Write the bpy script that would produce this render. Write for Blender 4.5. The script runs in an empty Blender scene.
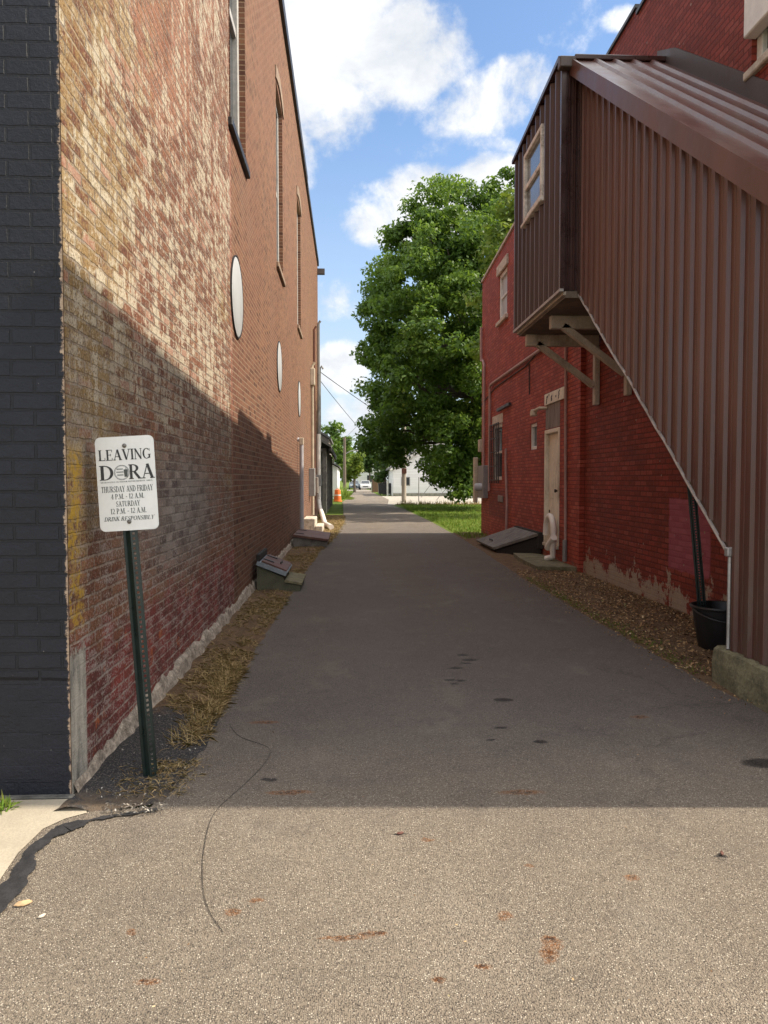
import bpy, math, random
import numpy as np
from mathutils import Vector, Matrix
random.seed(7); RNG = np.random.default_rng(11)
R = math.radians
scene = bpy.context.scene
COL = scene.collection

# ------------------------------------------------------------------ node helpers
class NT:
    def __init__(s, tree):
        s.t = tree; s.L = tree.links
    def put(s, sock, v):
        if v is None: return
        if isinstance(v, bpy.types.NodeSocket): s.L.new(v, sock)
        else:
            if isinstance(v, (tuple, list)) and len(v) == 3 and sock.type == 'RGBA': v = (*v, 1)
            sock.default_value = v
    def n(s, typ, props=None, **inp):
        nd = s.t.nodes.new(typ)
        for k, v in (props or {}).items(): setattr(nd, k, v)
        for k, v in inp.items():
            s.put(nd.inputs[k.replace('_', ' ')], v)
        return nd
    def math(s, op, a, b=None, c=None, clamp=False):
        nd = s.t.nodes.new('ShaderNodeMath'); nd.operation = op; nd.use_clamp = clamp
        for i, v in enumerate((a, b, c)): s.put(nd.inputs[i], v) if v is not None else None
        return nd.outputs[0]
    def add(s, a, b): return s.math('ADD', a, b)
    def mul(s, a, b): return s.math('MULTIPLY', a, b)
    def mix(s, f, a, b, mode='MIX'):
        nd = s.t.nodes.new('ShaderNodeMix'); nd.data_type = 'RGBA'; nd.blend_type = mode; nd.clamp_factor = True
        s.put(nd.inputs[0], f); s.put(nd.inputs[6], a); s.put(nd.inputs[7], b)
        return nd.outputs[2]
    def ramp(s, f, stops, interp='LINEAR'):
        nd = s.t.nodes.new('ShaderNodeValToRGB'); cr = nd.color_ramp; cr.interpolation = interp
        while len(cr.elements) < len(stops): cr.elements.new(0.5)
        for e, (p, c) in zip(cr.elements, stops):
            e.position = p; e.color = (*c, 1) if len(c) == 3 else c
        s.put(nd.inputs[0], f); return nd.outputs[0]
    def smooth(s, x, a, b, lo=0., hi=1.):
        nd = s.t.nodes.new('ShaderNodeMapRange'); nd.interpolation_type = 'SMOOTHSTEP'; nd.clamp = True
        for i, v in enumerate((x, a, b, lo, hi)): s.put(nd.inputs[i], v)
        return nd.outputs[0]
    def pos(s): return s.t.nodes.new('ShaderNodeNewGeometry').outputs['Position']
    def island(s): return s.t.nodes.new('ShaderNodeNewGeometry').outputs['Random Per Island']
    def sep(s, v):
        nd = s.t.nodes.new('ShaderNodeSeparateXYZ'); s.put(nd.inputs[0], v); return nd.outputs
    def comb(s, x=0., y=0., z=0.):
        nd = s.t.nodes.new('ShaderNodeCombineXYZ')
        for i, v in enumerate((x, y, z)): s.put(nd.inputs[i], v)
        return nd.outputs[0]
    def vscale(s, v, sc):
        nd = s.t.nodes.new('ShaderNodeVectorMath'); nd.operation = 'MULTIPLY'
        s.put(nd.inputs[0], v); s.put(nd.inputs[1], sc); return nd.outputs[0]
    def vadd(s, v, w):
        nd = s.t.nodes.new('ShaderNodeVectorMath'); nd.operation = 'ADD'
        s.put(nd.inputs[0], v); s.put(nd.inputs[1], w); return nd.outputs[0]
    def noise(s, vec, scale, detail=4., rough=.55, dist=0., col=False):
        nd = s.n('ShaderNodeTexNoise', None, Vector=vec, Scale=scale, Detail=detail, Roughness=rough, Distortion=dist)
        return nd.outputs['Color' if col else 'Fac']
    def vor(s, vec, scale, feature='F1', out='Distance', rnd=1.):
        nd = s.n('ShaderNodeTexVoronoi', {'feature': feature}, Vector=vec, Scale=scale, Randomness=rnd)
        return nd.outputs[out]
    def bump(s, h, dist=.01, strength=1., normal=None):
        return s.n('ShaderNodeBump', None, Height=h, Distance=dist, Strength=strength, Normal=normal).outputs[0]

MATS = {}
def newmat(name):
    m = bpy.data.materials.new(name); m.use_nodes = True
    nt = NT(m.node_tree); b = m.node_tree.nodes['Principled BSDF']
    MATS[name] = m
    return m, nt, b
def simple(name, col, rough=.7, var=.25, vscale=6., bump=.0, bscale=40., metallic=0., spec=.5, dirt=None, stretch=(1, 1, 1)):
    m, t, b = newmat(name)
    p = t.vscale(t.pos(), stretch)
    n1 = t.noise(p, vscale, 5.); n2 = t.noise(p, bscale, 4.)
    dk = tuple(c * (1 - var) for c in col); lt = tuple(min(1, c * (1 + var)) for c in col)
    c = t.mix(t.smooth(t.add(t.mul(n1, .65), t.mul(n2, .35)), .35, .65), dk, lt)
    if dirt: c = t.mix(t.smooth(t.noise(p, vscale * .45, 6., .7), .52, .68, 0., .85), c, dirt)
    t.put(b.inputs['Base Color'], c)
    t.put(b.inputs['Roughness'], t.smooth(n1, .2, .8, max(.05, rough - .1), min(1, rough + .1)))
    b.inputs['Metallic'].default_value = metallic
    b.inputs['Specular IOR Level'].default_value = spec
    if bump: t.put(b.inputs['Normal'], t.bump(n2, bump))
    return m

def brick_base(t, axis, bw=.203, bh=.0675, mortar=.009, jit=.006):
    x, y, z = t.sep(t.pos())
    u = y if axis == 'Y' else x
    v = t.comb(u, z, 0.)
    nz = t.noise(t.pos(), 14., 3., .6, 0., True)
    v2 = t.vadd(v, t.vscale(t.vadd(nz, (-.5, -.5, -.5)), (jit, jit, 0)))
    nd = t.n('ShaderNodeTexBrick', {'offset': .5}, Vector=v2, Color1=(0, 0, 0), Color2=(1, 1, 1), Mortar=(.5, .5, .5), Scale=1.,
             Mortar_Size=mortar, Mortar_Smooth=.35, Bias=0., Brick_Width=bw, Row_Height=bh)
    return x, y, z, v, nd.outputs['Color'], nd.outputs['Fac']

def mat_old_wall():
    m, t, b = newmat('old painted brick')
    x, y, z, v, tint, mort = brick_base(t, 'Y', jit=.022, mortar=.009)
    p = t.pos()
    n1 = t.noise(p, .9, 4., .6); n2 = t.noise(p, 3.2, 5., .65)
    nf = t.noise(p, 22., 8., .78); nff = t.noise(t.vscale(p, (1, 1., .8)), 75., 5., .7)
    sc = t.noise(t.vscale(p, (1, .55, 1.6)), 9., 8., .8)         # horizontal brick-scale flaking
    st = t.noise(t.vscale(p, (1, 3.4, .45)), 2.2, 8., .74)       # vertical weather streaks
    n1b = t.noise(t.vadd(p, (7.3, 3.1, 9.7)), 1.15, 4., .6)
    flake = t.add(t.mul(nf, .55), t.mul(sc, .45))
    brick = t.ramp(t.add(t.mul(tint, .6), t.mul(nf, .4)), [(0, (.085, .038, .028)), (.3, (.185, .072, .042)), (.55, (.275, .115, .062)), (.8, (.225, .105, .058)), (1, (.13, .078, .055))])
    brick = t.mix(t.mul(t.smooth(nf, .47, .40), .6), brick, (.07, .04, .03))
    c = t.mix(t.mul(mort, t.smooth(flake, .44, .54, .2, .95)), brick, (.36, .30, .225))
    # salmon paint high up
    s_ = t.add(t.add(t.mul(n1b, .7), t.mul(flake, .75)), t.add(t.mul(tint, .10), t.add(t.smooth(z, 2.8, 4.6, -.25, .10), t.smooth(y, 7.6, 6.2, -.05, .05))))
    c = t.mix(t.mul(t.smooth(s_, .825, .885), .72), c, t.mix(n2, (.33, .15, .09), (.43, .21, .135)))
    # ochre wash
    o_ = t.add(t.add(t.mul(n1, .6), t.mul(flake, .8)), t.add(t.mul(tint, .14), t.smooth(y, 3.9, 6.2, .13, -.055)))
    o_ = t.add(o_, t.smooth(z, .6, 1.5, -.3, 0.))
    o_ = t.add(o_, t.mul(t.smooth(z, 1.2, 1.9, 0., .05), t.smooth(z, 4.8, 3.4)))
    ochre = t.mix(t.smooth(t.add(n2, t.mul(tint, .3)), .45, .75), (.30, .20, .075), (.37, .275, .14))
    c = t.mix(t.mul(t.smooth(o_, .805, .875), .8), c, ochre)
    # flaking white
    w_ = t.add(t.add(t.mul(st, .55), t.mul(flake, .85)), t.add(t.mul(tint, .12), t.mul(n1b, .22)))
    w_ = t.add(w_, t.smooth(z, .8, 2.2, -.11, .03))
    w_ = t.add(w_, t.mul(t.smooth(z, 3.6, 4.8), t.smooth(y, 5.2, 7.2, -.05, .02)))
    w_ = t.add(w_, t.mul(t.smooth(z, 1.6, 2.4, 0., .03), t.smooth(z, 4.6, 3.6)))
    c = t.mix(t.mul(t.smooth(w_, .92, .958), .88), c, t.mix(nff, (.47, .40, .29), (.64, .57, .44)))
    c = t.mix(t.mul(t.smooth(nff, .565, .615), t.smooth(t.add(t.mul(n2, .6), t.mul(st, .4)), .42, .56, .1, .85)), c, (.55, .49, .38))
    c = t.mix(t.mul(t.smooth(nff, .46, .42), t.smooth(n1, .40, .6, .55, .9)), c, (.09, .058, .04))
    jd = t.mul(t.smooth(mort, .35, .8), t.smooth(t.add(t.mul(nf, .5), t.mul(n2, .5)), .44, .54))
    c = t.mix(t.mul(t.mul(jd, t.smooth(z, 1.2, 2.6, .25, .85)), .8), c, (.085, .055, .04))
    lb_ = t.mul(t.smooth(tint, .86, .93), t.smooth(sc, .42, .5))
    c = t.mix(t.mul(lb_, .6), c, (.30, .085, .05))
    # grey brown band lower down
    g_ = t.add(t.mul(n2, .5), t.mul(flake, .6))
    band = t.mul(t.smooth(z, .75, 1.15), t.smooth(z, 1.9, 2.7, 1., 0.))
    c = t.mix(t.mul(t.mul(t.smooth(g_, .46, .66), band), .62), c, (.17, .13, .095))
    dy = t.math('DIVIDE', t.math('SUBTRACT', y, 6.4), 1.7); dz = t.math('DIVIDE', t.math('SUBTRACT', z, 1.3), .6)
    rr = t.math('SQRT', t.add(t.mul(dy, dy), t.mul(dz, dz)))
    gp = t.smooth(t.add(rr, t.mul(t.math('SUBTRACT', flake, .5), 3.2)), .25, 1.15, 1., 0.)
    c = t.mix(t.mul(gp, .75), c, t.ramp(t.add(t.mul(flake, .7), t.mul(tint, .3)), [(.3, (.075, .07, .075)), (.5, (.20, .185, .17)), (.68, (.40, .375, .34))]))
    # red paint at the foot
    r_ = t.add(t.smooth(z, .30, 1.2, 1., 0.), t.mul(t.math('SUBTRACT', t.add(t.mul(n2, .4), t.mul(flake, .6)), .5), 2.6))
    red = t.mix(t.smooth(t.add(t.mul(n2, .6), t.mul(sc, .5)), .42, .68), (.115, .04, .04), (.30, .055, .048))
    red = t.mix(t.smooth(t.noise(p, 5.7, 6., .7), .58, .66), red, (.42, .12, .05))
    c = t.mix(t.mul(t.smooth(r_, .42, .72), .85), c, red)
    c = t.mix(t.mul(t.mul(t.smooth(z, .0, 1.6, .9, .3), mort), t.smooth(flake, .42, .56)), c, (.42, .35, .30))
    c = t.mix(t.mul(t.smooth(z, .5, 2.7, .85, .15), t.smooth(t.add(t.mul(nff, .5), t.mul(sc, .5)), .515, .555)), c, (.40, .34, .31))
    # yellow paint along the corner
    yl = t.mul(t.smooth(y, 3.97, 4.03, 1., 0.), t.mul(t.smooth(z, .78, .84), t.smooth(z, 1.75, 1.65)))
    c = t.mix(t.mul(yl, t.smooth(t.add(t.mul(flake, .8), t.mul(n2, .4)), .56, .66)), c, t.mix(nf, (.36, .20, .03), (.56, .36, .05)))
    # grey render on the corner foot
    cr = t.mul(t.smooth(t.add(y, t.mul(nf, .03)), 4.015, 4.035, 1., 0.), t.smooth(t.add(z, t.mul(nf, .25)), .80, .84, 1., 0.))
    c = t.mix(cr, c, t.ramp(t.add(t.mul(t.noise(t.vscale(p, (1, 2, .6)), 6., 6., .7), .7), t.mul(nff, .3)), [(.36, (.15, .145, .13)), (.48, (.34, .32, .28)), (.6, (.52, .48, .41))]))
    ed = t.mul(t.smooth(y, 8.98, 9.06), t.smooth(t.add(z, n2), 1.6, 2.4))
    c = t.mix(t.mul(ed, .45), c, (.33, .12, .08))
    t.put(b.inputs['Base Color'], c); b.inputs['Roughness'].default_value = .92; b.inputs['Specular IOR Level'].default_value = .2
    h = t.add(t.math('SUBTRACT', 1., t.mul(mort, t.math('SUBTRACT', 1., t.mul(cr, .9)))), t.add(t.mul(nf, .9), t.mul(nff, .35)))
    h = t.add(h, t.add(t.mul(tint, .45), t.mul(sc, .6)))
    t.put(b.inputs['Normal'], t.bump(h, .012, 1.))
    return m

def mat_clean_brick():
    m, t, b = newmat('brown brick')
    x, y, z, v, tint, mort = brick_base(t, 'Y', mortar=.0085)
    p = t.pos()
    n1 = t.noise(p, .5, 4.); nf = t.noise(p, 30., 5., .7)
    brick = t.ramp(tint, [(0, (.095, .044, .031)), (.35, (.185, .086, .052)), (.7, (.245, .118, .068)), (1, (.145, .075, .052))])
    brick = t.mix(t.mul(t.smooth(n1, .42, .6), .45), brick, (.175, .075, .05))
    brick = t.mix(t.mul(t.smooth(t.noise(t.vscale(p, (1, .9, .35)), 1.3, 5.), .5, .66), .35), brick, (.20, .12, .09))
    mc = t.mix(t.smooth(z, 1.2, 4.5), (.27, .20, .145), (.33, .22, .14))
    c = t.mix(mort, brick, mc)
    c = t.mix(t.mul(t.smooth(nf, .45, .7), .25), c, (.12, .05, .035))
    t.put(b.inputs['Base Color'], c); b.inputs['Roughness'].default_value = .9; b.inputs['Specular IOR Level'].default_value = .2
    t.put(b.inputs['Normal'], t.bump(t.add(t.add(t.math('SUBTRACT', 1., mort), t.mul(tint, .5)), t.mul(nf, .7)), .011, 1.))
    return m

def mat_navy_brick():
    m, t, b = newmat('navy painted brick')
    x, y, z, v, tint, mort = brick_base(t, 'X', bw=.215, bh=.0785, mortar=.008, jit=.01)
    p = t.pos(); nf = t.noise(p, 35., 5., .7); n1 = t.noise(p, 2., 4.)
    low = t.smooth(t.add(z, t.mul(n1, .05)), .60, .62, 1., 0.)
    c = t.mix(t.smooth(n1, .35, .65), (.0055, .0068, .0125), (.0095, .0115, .020))
    c = t.mix(t.mul(t.smooth(t.vor(p, 34.), .10, .05), t.smooth(t.noise(p, 9.), .58, .66)), c, (.30, .29, .27))
    c = t.mix(t.mul(t.mul(mort, .55), t.math('SUBTRACT', 1., low)), c, (.003, .0035, .006))
    ex = t.smooth(t.add(x, t.mul(nf, .07)), -1.340, -1.330)
    c = t.mix(ex, c, t.mix(nf, (.20, .085, .045), (.48, .40, .30)))
    t.put(b.inputs['Base Color'], c); b.inputs['Roughness'].default_value = .55; b.inputs['Specular IOR Level'].default_value = .35
    hb = t.mul(t.math('SUBTRACT', 1., mort), t.math('SUBTRACT', 1., low))
    t.put(b.inputs['Normal'], t.bump(t.add(t.add(hb, t.mul(tint, .5)), t.mul(nf, .7)), .012, 1.))
    return m

def mat_red_brick(near):
    m, t, b = newmat('red painted brick near' if near else 'red painted brick rear')
    x, y, z, v, tint, mort = brick_base(t, 'Y', jit=.012, mortar=.010, bh=.07)
    p = t.pos(); nf = t.noise(p, 28., 6., .75); n1 = t.noise(p, 1.1, 4., .6); n2 = t.noise(p, 5., 5., .65)
    a, d = ((.33, .054, .034), (.22, .042, .027)) if near else ((.47, .082, .048), (.32, .060, .036))
    c = t.mix(t.smooth(t.add(t.mul(n1, .6), t.mul(n2, .4)), .38, .62), d, a)
    c = t.mix(t.mul(t.smooth(tint, .3, 1.), .6), c, tuple(k * .5 for k in a))
    c = t.mix(t.mul(t.smooth(tint, .22, .05), .5), c, (a[0] * 1.1, a[1] * 1.7, a[2] * 1.8))
    c = t.mix(t.mul(mort, .75), c, tuple(k * .34 for k in a))
    c = t.mix(t.smooth(nf, .46, .36, 0., .45), c, tuple(k * .45 for k in a))
    c = t.mix(t.mul(t.smooth(nf, .60, .72), .35), c, (.30, .10, .075))
    dst = t.noise(t.vscale(p, (1, 1.6, .5)), 2.4, 7., .75)
    c = t.mix(t.smooth(dst, .55, .70, 0., .45), c, tuple(k * .45 + .02 for k in a))
    c = t.mix(t.mul(t.smooth(dst, .45, .32, 0., .35), t.smooth(nf, .42, .56)), c, (a[0] * 1.15, a[1] * 1.9, a[2] * 2.2))
    if near:
        # pink painted rectangle
        ex = t.mul(t.math('SUBTRACT', n2, .5), .10)
        pk = t.mul(t.mul(t.smooth(t.add(y, ex), 8.10, 8.16), t.smooth(t.add(y, ex), 9.24, 9.18)),
                   t.mul(t.smooth(t.add(z, ex), .46, .50), t.smooth(t.add(z, ex), 1.35, 1.31)))
        c = t.mix(pk, c, t.mix(tint, (.33, .075, .105), (.42, .115, .145)))
        # flaked plaster at the foot
        pl = t.add(t.mul(t.noise(t.vscale(p, (1, 1.1, 1.0)), 2.6, 8., .75), 1.), t.smooth(z, .05, .66, .145, -.17))
        c = t.mix(t.mul(t.smooth(t.add(pl, t.mul(nf, .12)), .60, .635), .9), c, t.mix(t.add(t.mul(n2, .5), t.mul(nf, .5)), (.22, .17, .125), (.60, .50, .38)))
        sp = t.mul(t.smooth(t.vor(p, 5.5), .10, .06), t.smooth(n1, .52, .6))
        c = t.mix(sp, c, (.34, .27, .22))
    else:
        pl = t.add(t.mul(t.noise(p, 2.6, 6., .7), 1.), t.smooth(z, .0, .5, .12, -.3))
        c = t.mix(t.mul(t.smooth(pl, .58, .62), .6), c, (.20, .12, .09))
        bl = t.mul(t.mul(t.smooth(y, 18.6, 18.7), t.smooth(y, 20.9, 20.8)), t.mul(t.smooth(z, .55, .6), t.smooth(z, 1.35, 1.25)))
        c = t.mix(t.mul(bl, .5), c, (.12, .022, .018))
    t.put(b.inputs['Base Color'], c); b.inputs['Roughness'].default_value = .7; b.inputs['Specular IOR Level'].default_value = .3
    h = t.add(t.math('SUBTRACT', 1., mort), t.add(t.mul(nf, .9), t.mul(tint, .6)))
    t.put(b.inputs['Normal'], t.bump(h, .016, 1.))
    return m

STAINS_DARK = [(.675, 2.51, .014, .014), (.66, 2.44, .015, .014), (.28, 2.325, .018, .012), (.10, 2.575, .016, .009), (.42, 2.385, .01, .012), (-.64, 2.36, .014, .01), (1.0, 6.73, .055, .04), (1.04, 6.54, .075, .045), (.98, 6.42, .05, .03), (.87, 6.26, .06, .035), (.78, 5.88, .045, .035), (.86, 5.86, .04, .03), (.80, 5.78, .04, .025), (1.08, 5.33, .075, .04),
               (.84, 4.5, .03, .02), (1.13, 4.45, .05, .03), (2.3, 4.06, .16, .08), (.94, 4.72, .05, .02), (-.42, 3.95, .05, .02), (1.53, 3.05, .03, .015), (.22, 3.3, .03, .012)]
STAINS_RUST = [(.07, 2.57, .05, .014), (-.02, 2.55, .09, .014), (.675, 2.49, .035, .04), (.65, 2.425, .032, .05), (.28, 2.32, .025, .018), (.42, 2.38, .03, .018), (.72, 3.0, .02, .015), (-.3, 3.78, .12, .03),
               (.85, 3.73, .12, .03), (-.35, 2.8, .03, .015), (-.42, 2.72, .03, .02), (-.62, 2.35, .04, .02), (.34, 3.25, .03, .015), (-.75, 2.62, .02, .02), (.55, 2.66, .03, .03), (1.1, 2.9, .03, .02), (-.55, 4.9, .1, .03), (1.9, 4.9, .06, .03)]
def mat_asphalt():
    m, t, b = newmat('worn asphalt')
    p = t.pos(); x, y, z = t.sep(p)
    big = t.noise(p, .55, 4., .6); md = t.noise(p, 4., 5., .65); fine = t.noise(p, 160., 2.)
    vd = t.vor(p, 170., 'F1', 'Distance'); vc = t.vor(p, 170., 'F1', 'Color')
    vr = t.sep(vc)[0]
    vd2 = t.vor(p, 85., 'F1', 'Distance'); vr2 = t.sep(t.vor(p, 85., 'F1', 'Color'))[1]
    ston = t.ramp(vr, [(0, (.075, .062, .05)), (.35, (.185, .152, .117)), (.62, (.265, .220, .170)), (.85, (.35, .295, .23)), (1, (.58, .52, .42))])
    bind = t.mix(t.smooth(big, .4, .62), (.175, .142, .108), (.22, .18, .137))
    c = t.mix(t.smooth(vd, .62, .38), bind, ston)
    c = t.mix(t.mul(t.smooth(vd2, .42, .30), t.smooth(vr2, .72, .80)), c, t.mix(vr, (.34, .29, .22), (.09, .075, .06)))
    c = t.mix(t.mul(t.smooth(md, .5, .72), .35), c, (.12, .10, .08))
    # shade painted into the asphalt up the alley, weaker further on; wheel tracks
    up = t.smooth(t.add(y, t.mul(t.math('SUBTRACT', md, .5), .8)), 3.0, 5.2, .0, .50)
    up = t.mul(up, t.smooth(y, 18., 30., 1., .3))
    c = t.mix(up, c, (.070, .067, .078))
    dx = t.math('ABSOLUTE', t.math('SUBTRACT', x, .95))
    trk = t.smooth(t.math('ABSOLUTE', t.math('SUBTRACT', dx, .75)), .12, .5, .20, 0.)
    c = t.mix(t.mul(trk, t.smooth(y, 4., 9.)), c, (.15, .14, .135))
    c = t.mix(t.smooth(t.noise(t.vscale(p, (1., .25, 1)), 2.2, 5., .7), .60, .75, 0., .2), c, (.10, .088, .076))
    pd = t.vadd(p, t.vscale(t.vadd(t.noise(p, 17., 4., .7, 0., True), (-.5, -.5, -.5)), (.07, .07, 0)))
    px, py, pz = t.sep(pd)
    def blobs(lst, lo=.1, hi=1.5):
        acc = None
        for (bx, by, rx, ry) in lst:
            ax = t.math('DIVIDE', t.math('SUBTRACT', px, bx), rx); ay = t.math('DIVIDE', t.math('SUBTRACT', py, by), ry)
            d = t.smooth(t.add(t.mul(ax, ax), t.mul(ay, ay)), lo, hi, 1., 0.)
            acc = d if acc is None else t.math('MAXIMUM', acc, d)
        return acc
    dk = blobs(STAINS_DARK, .55, 1.15); ru = blobs(STAINS_RUST)
    cre = t.vor(t.vadd(p, t.vscale(t.vadd(t.noise(p, 3., 4., .6, 0., True), (-.5, -.5, -.5)), (.7, .7, 0))), .55, 'DISTANCE_TO_EDGE', 'Distance')
    crk = t.mul(t.smooth(cre, .0075, .002), t.smooth(t.noise(p, .9, 3.), .47, .56))
    c = t.mix(t.mul(t.mul(crk, .22), t.smooth(x, .8, 1.6)), c, (.03, .027, .025))
    gr = t.noise(t.vscale(p, (1.3, .8, 1)), 1.7, 6., .72)
    c = t.mix(t.smooth(gr, .55, .72, 0., .10), c, (.055, .048, .042))
    c = t.mix(t.smooth(gr, .46, .34, 0., .12), c, (.36, .32, .26))
    c = t.mix(t.mul(dk, t.smooth(vr, .0, 1., .95, .7)), c, (.014, .013, .014))
    pit = t.mul(t.smooth(t.vor(p, 48.), .17, .10), t.smooth(t.noise(p, 11., 4., .7), .46, .56))
    c = t.mix(t.mul(pit, .7), c, (.03, .026, .024))
    run = t.noise(p, 38., 5., .7)
    ru = t.mul(ru, t.smooth(run, .34, .50, .45, 1.))
    c = t.mix(t.mul(ru, t.smooth(vr, .1, .9, .85, .45)), c, t.mix(t.smooth(t.mul(ru, run), .40, .56), (.23, .085, .020), (.05, .020, .009)))
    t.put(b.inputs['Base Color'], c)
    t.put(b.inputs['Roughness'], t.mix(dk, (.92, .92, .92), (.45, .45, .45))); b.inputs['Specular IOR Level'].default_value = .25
    h = t.add(t.smooth(vd, .7, .2), t.mul(t.mul(t.smooth(vd2, .45, .2), vr2), .8))
    t.put(b.inputs['Normal'], t.bump(t.add(h, t.mul(md, 1.2)), .0045, .9))
    return m

def mat_soil():
    m, t, b = newmat('verge soil')
    p = t.pos(); x, y, z = t.sep(p)
    n = t.noise(p, 7., 6., .7); nf = t.noise(p, 90., 4., .7); vd = t.vor(p, 70.)
    c = t.ramp(t.add(t.mul(n, .6), t.mul(nf, .4)), [(.3, (.05, .033, .022)), (.5, (.14, .090, .054)), (.7, (.25, .17, .10))])
    c = t.mix(t.mul(t.smooth(vd, .25, .12), t.smooth(nf, .5, .6)), c, (.30, .27, .22))
    ta = t.mul(t.smooth(t.add(y, t.mul(n, .9)), 5.75, 5.45), t.smooth(x, 0., -.2))
    tar = t.mix(t.smooth(nf, .5, .66), (.042, .040, .042), (.15, .14, .125))
    tar = t.mix(t.smooth(t.vor(p, 55.), .13, .06), tar, (.45, .43, .40))
    c = t.mix(ta, c, tar)
    sd = t.mul(t.smooth(t.add(y, t.mul(n, .5)), 4.15, 3.95), t.smooth(x, 0., -.2))
    c = t.mix(t.mul(sd, t.smooth(n, .35, .55)), c, (.14, .105, .075))
    t.put(b.inputs['Base Color'], c); b.inputs['Roughness'].default_value = .95; b.inputs['Specular IOR Level'].default_value = .15
    t.put(b.inputs['Normal'], t.bump(t.add(n, t.mul(nf, .5)), .02, .9))
    return m

def mat_island(name, stops, rough=.7, trans=0., spec=.3, noise=None):
    m, t, b = newmat(name)
    f = t.island()
    if noise:
        f = t.add(t.mul(f, .55), t.mul(t.smooth(t.noise(t.pos(), noise, 2.), .3, .7), .45))
    c = t.ramp(f, stops)
    t.put(b.inputs['Base Color'], c); b.inputs['Roughness'].default_value = rough; b.inputs['Specular IOR Level'].default_value = spec
    if trans:
        tr = t.n('ShaderNodeBsdfTranslucent', None, Color=t.mix(.35, c, (.30, .42, .04)))
        mx = t.n('ShaderNodeMixShader'); mx.inputs[0].default_value = trans
        t.L.new(b.outputs[0], mx.inputs[1]); t.L.new(tr.outputs[0], mx.inputs[2])
        t.L.new(mx.outputs[0], m.node_tree.nodes['Material Output'].inputs[0])
    return m

def mat_metal_panel(name='brown metal siding', a=(.088, .035, .027), d=(.128, .053, .039)):
    m, t, b = newmat(name)
    p = t.pos(); n1 = t.noise(t.vscale(p, (1, 1, .25)), 3., 5., .65); nf = t.noise(p, 60., 3.)
    c = t.mix(t.smooth(n1, .35, .68), a, d)
    c = t.mix(t.smooth(t.noise(t.vscale(p, (2, 2, .3)), 6., 6., .75), .62, .75, 0., .3), c, (.16, .085, .055))
    zz = t.sep(p)[2]
    c = t.mix(t.mul(t.smooth(zz, .3, 1.5, .5, 0.), t.smooth(t.noise(t.vscale(p, (2, 3, .5)), 5., 6., .75), .42, .6)), c, (.12, .095, .07))
    c = t.mix(t.smooth(t.vor(t.vscale(p, (1, 1, 1)), 4.5), .022, .012), c, (.03, .02, .018))
    t.put(b.inputs['Base Color'], c)
    t.put(b.inputs['Roughness'], t.smooth(n1, .3, .7, .33, .46)); b.inputs['Specular IOR Level'].default_value = .45; b.inputs['Coat Weight'].default_value = .20; b.inputs['Coat Roughness'].default_value = .18
    t.put(b.inputs['Normal'], t.bump(t.noise(p, 2.5, 3.), .012, .5))
    return m

def mat_glass(name, col=(.03, .035, .04), rough=.06):
    m, t, b = newmat(name)
    n = t.noise(t.pos(), 1.3, 3.)
    t.put(b.inputs['Base Color'], t.mix(n, col, tuple(c * 1.7 for c in col)))
    b.inputs['Roughness'].default_value = rough; b.inputs['Specular IOR Level'].default_value = 1.0
    t.put(b.inputs['Normal'], t.bump(n, .01, .25))
    return m

def mat_boards(name, c1, c2, axis='Y', width=.18, rough=.85):
    m, t, b = newmat(name)
    p = t.pos(); x, y, z = t.sep(p); u = {'X': x, 'Y': y, 'Z': z}[axis]
    fr = t.math('FRACT', t.math('DIVIDE', u, width)); idn = t.math('FLOOR', t.math('DIVIDE', u, width))
    wn = t.n('ShaderNodeTexWhiteNoise', {'noise_dimensions': '1D'}, W=idn).outputs['Value']
    st = {'X': (8, 8, .6), 'Y': (8, 8, .6), 'Z': (.6, .6, 8)}[axis]
    g = t.noise(t.vscale(p, st), 4., 5., .7)
    c = t.mix(t.smooth(t.add(t.mul(wn, .5), t.mul(g, .6)), .25, .8), c1, c2)
    gap = t.smooth(fr, .06, .02)
    c = t.mix(gap, c, tuple(k * .25 for k in c1))
    t.put(b.inputs['Base Color'], c); b.inputs['Roughness'].default_value = rough
    t.put(b.inputs['Normal'], t.bump(t.add(t.mul(t.smooth(fr, .0, .08), 1.), t.mul(g, .3)), .01, .8))
    return m

def mat_grass_ground():
    m, t, b = newmat('lawn turf')
    p = t.pos(); n = t.noise(p, .7, 5., .65); nf = t.noise(p, 30., 4., .7)
    c = t.mix(t.smooth(n, .35, .65), (.085, .145, .022), (.16, .20, .04))
    c = t.mix(t.smooth(nf, .45, .7, 0., .5), c, (.035, .06, .012))
    t.put(b.inputs['Base Color'], c); b.inputs['Roughness'].default_value = .95; b.inputs['Specular IOR Level'].default_value = .1
    t.put(b.inputs['Normal'], t.bump(nf, .04, .8))
    return m

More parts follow.
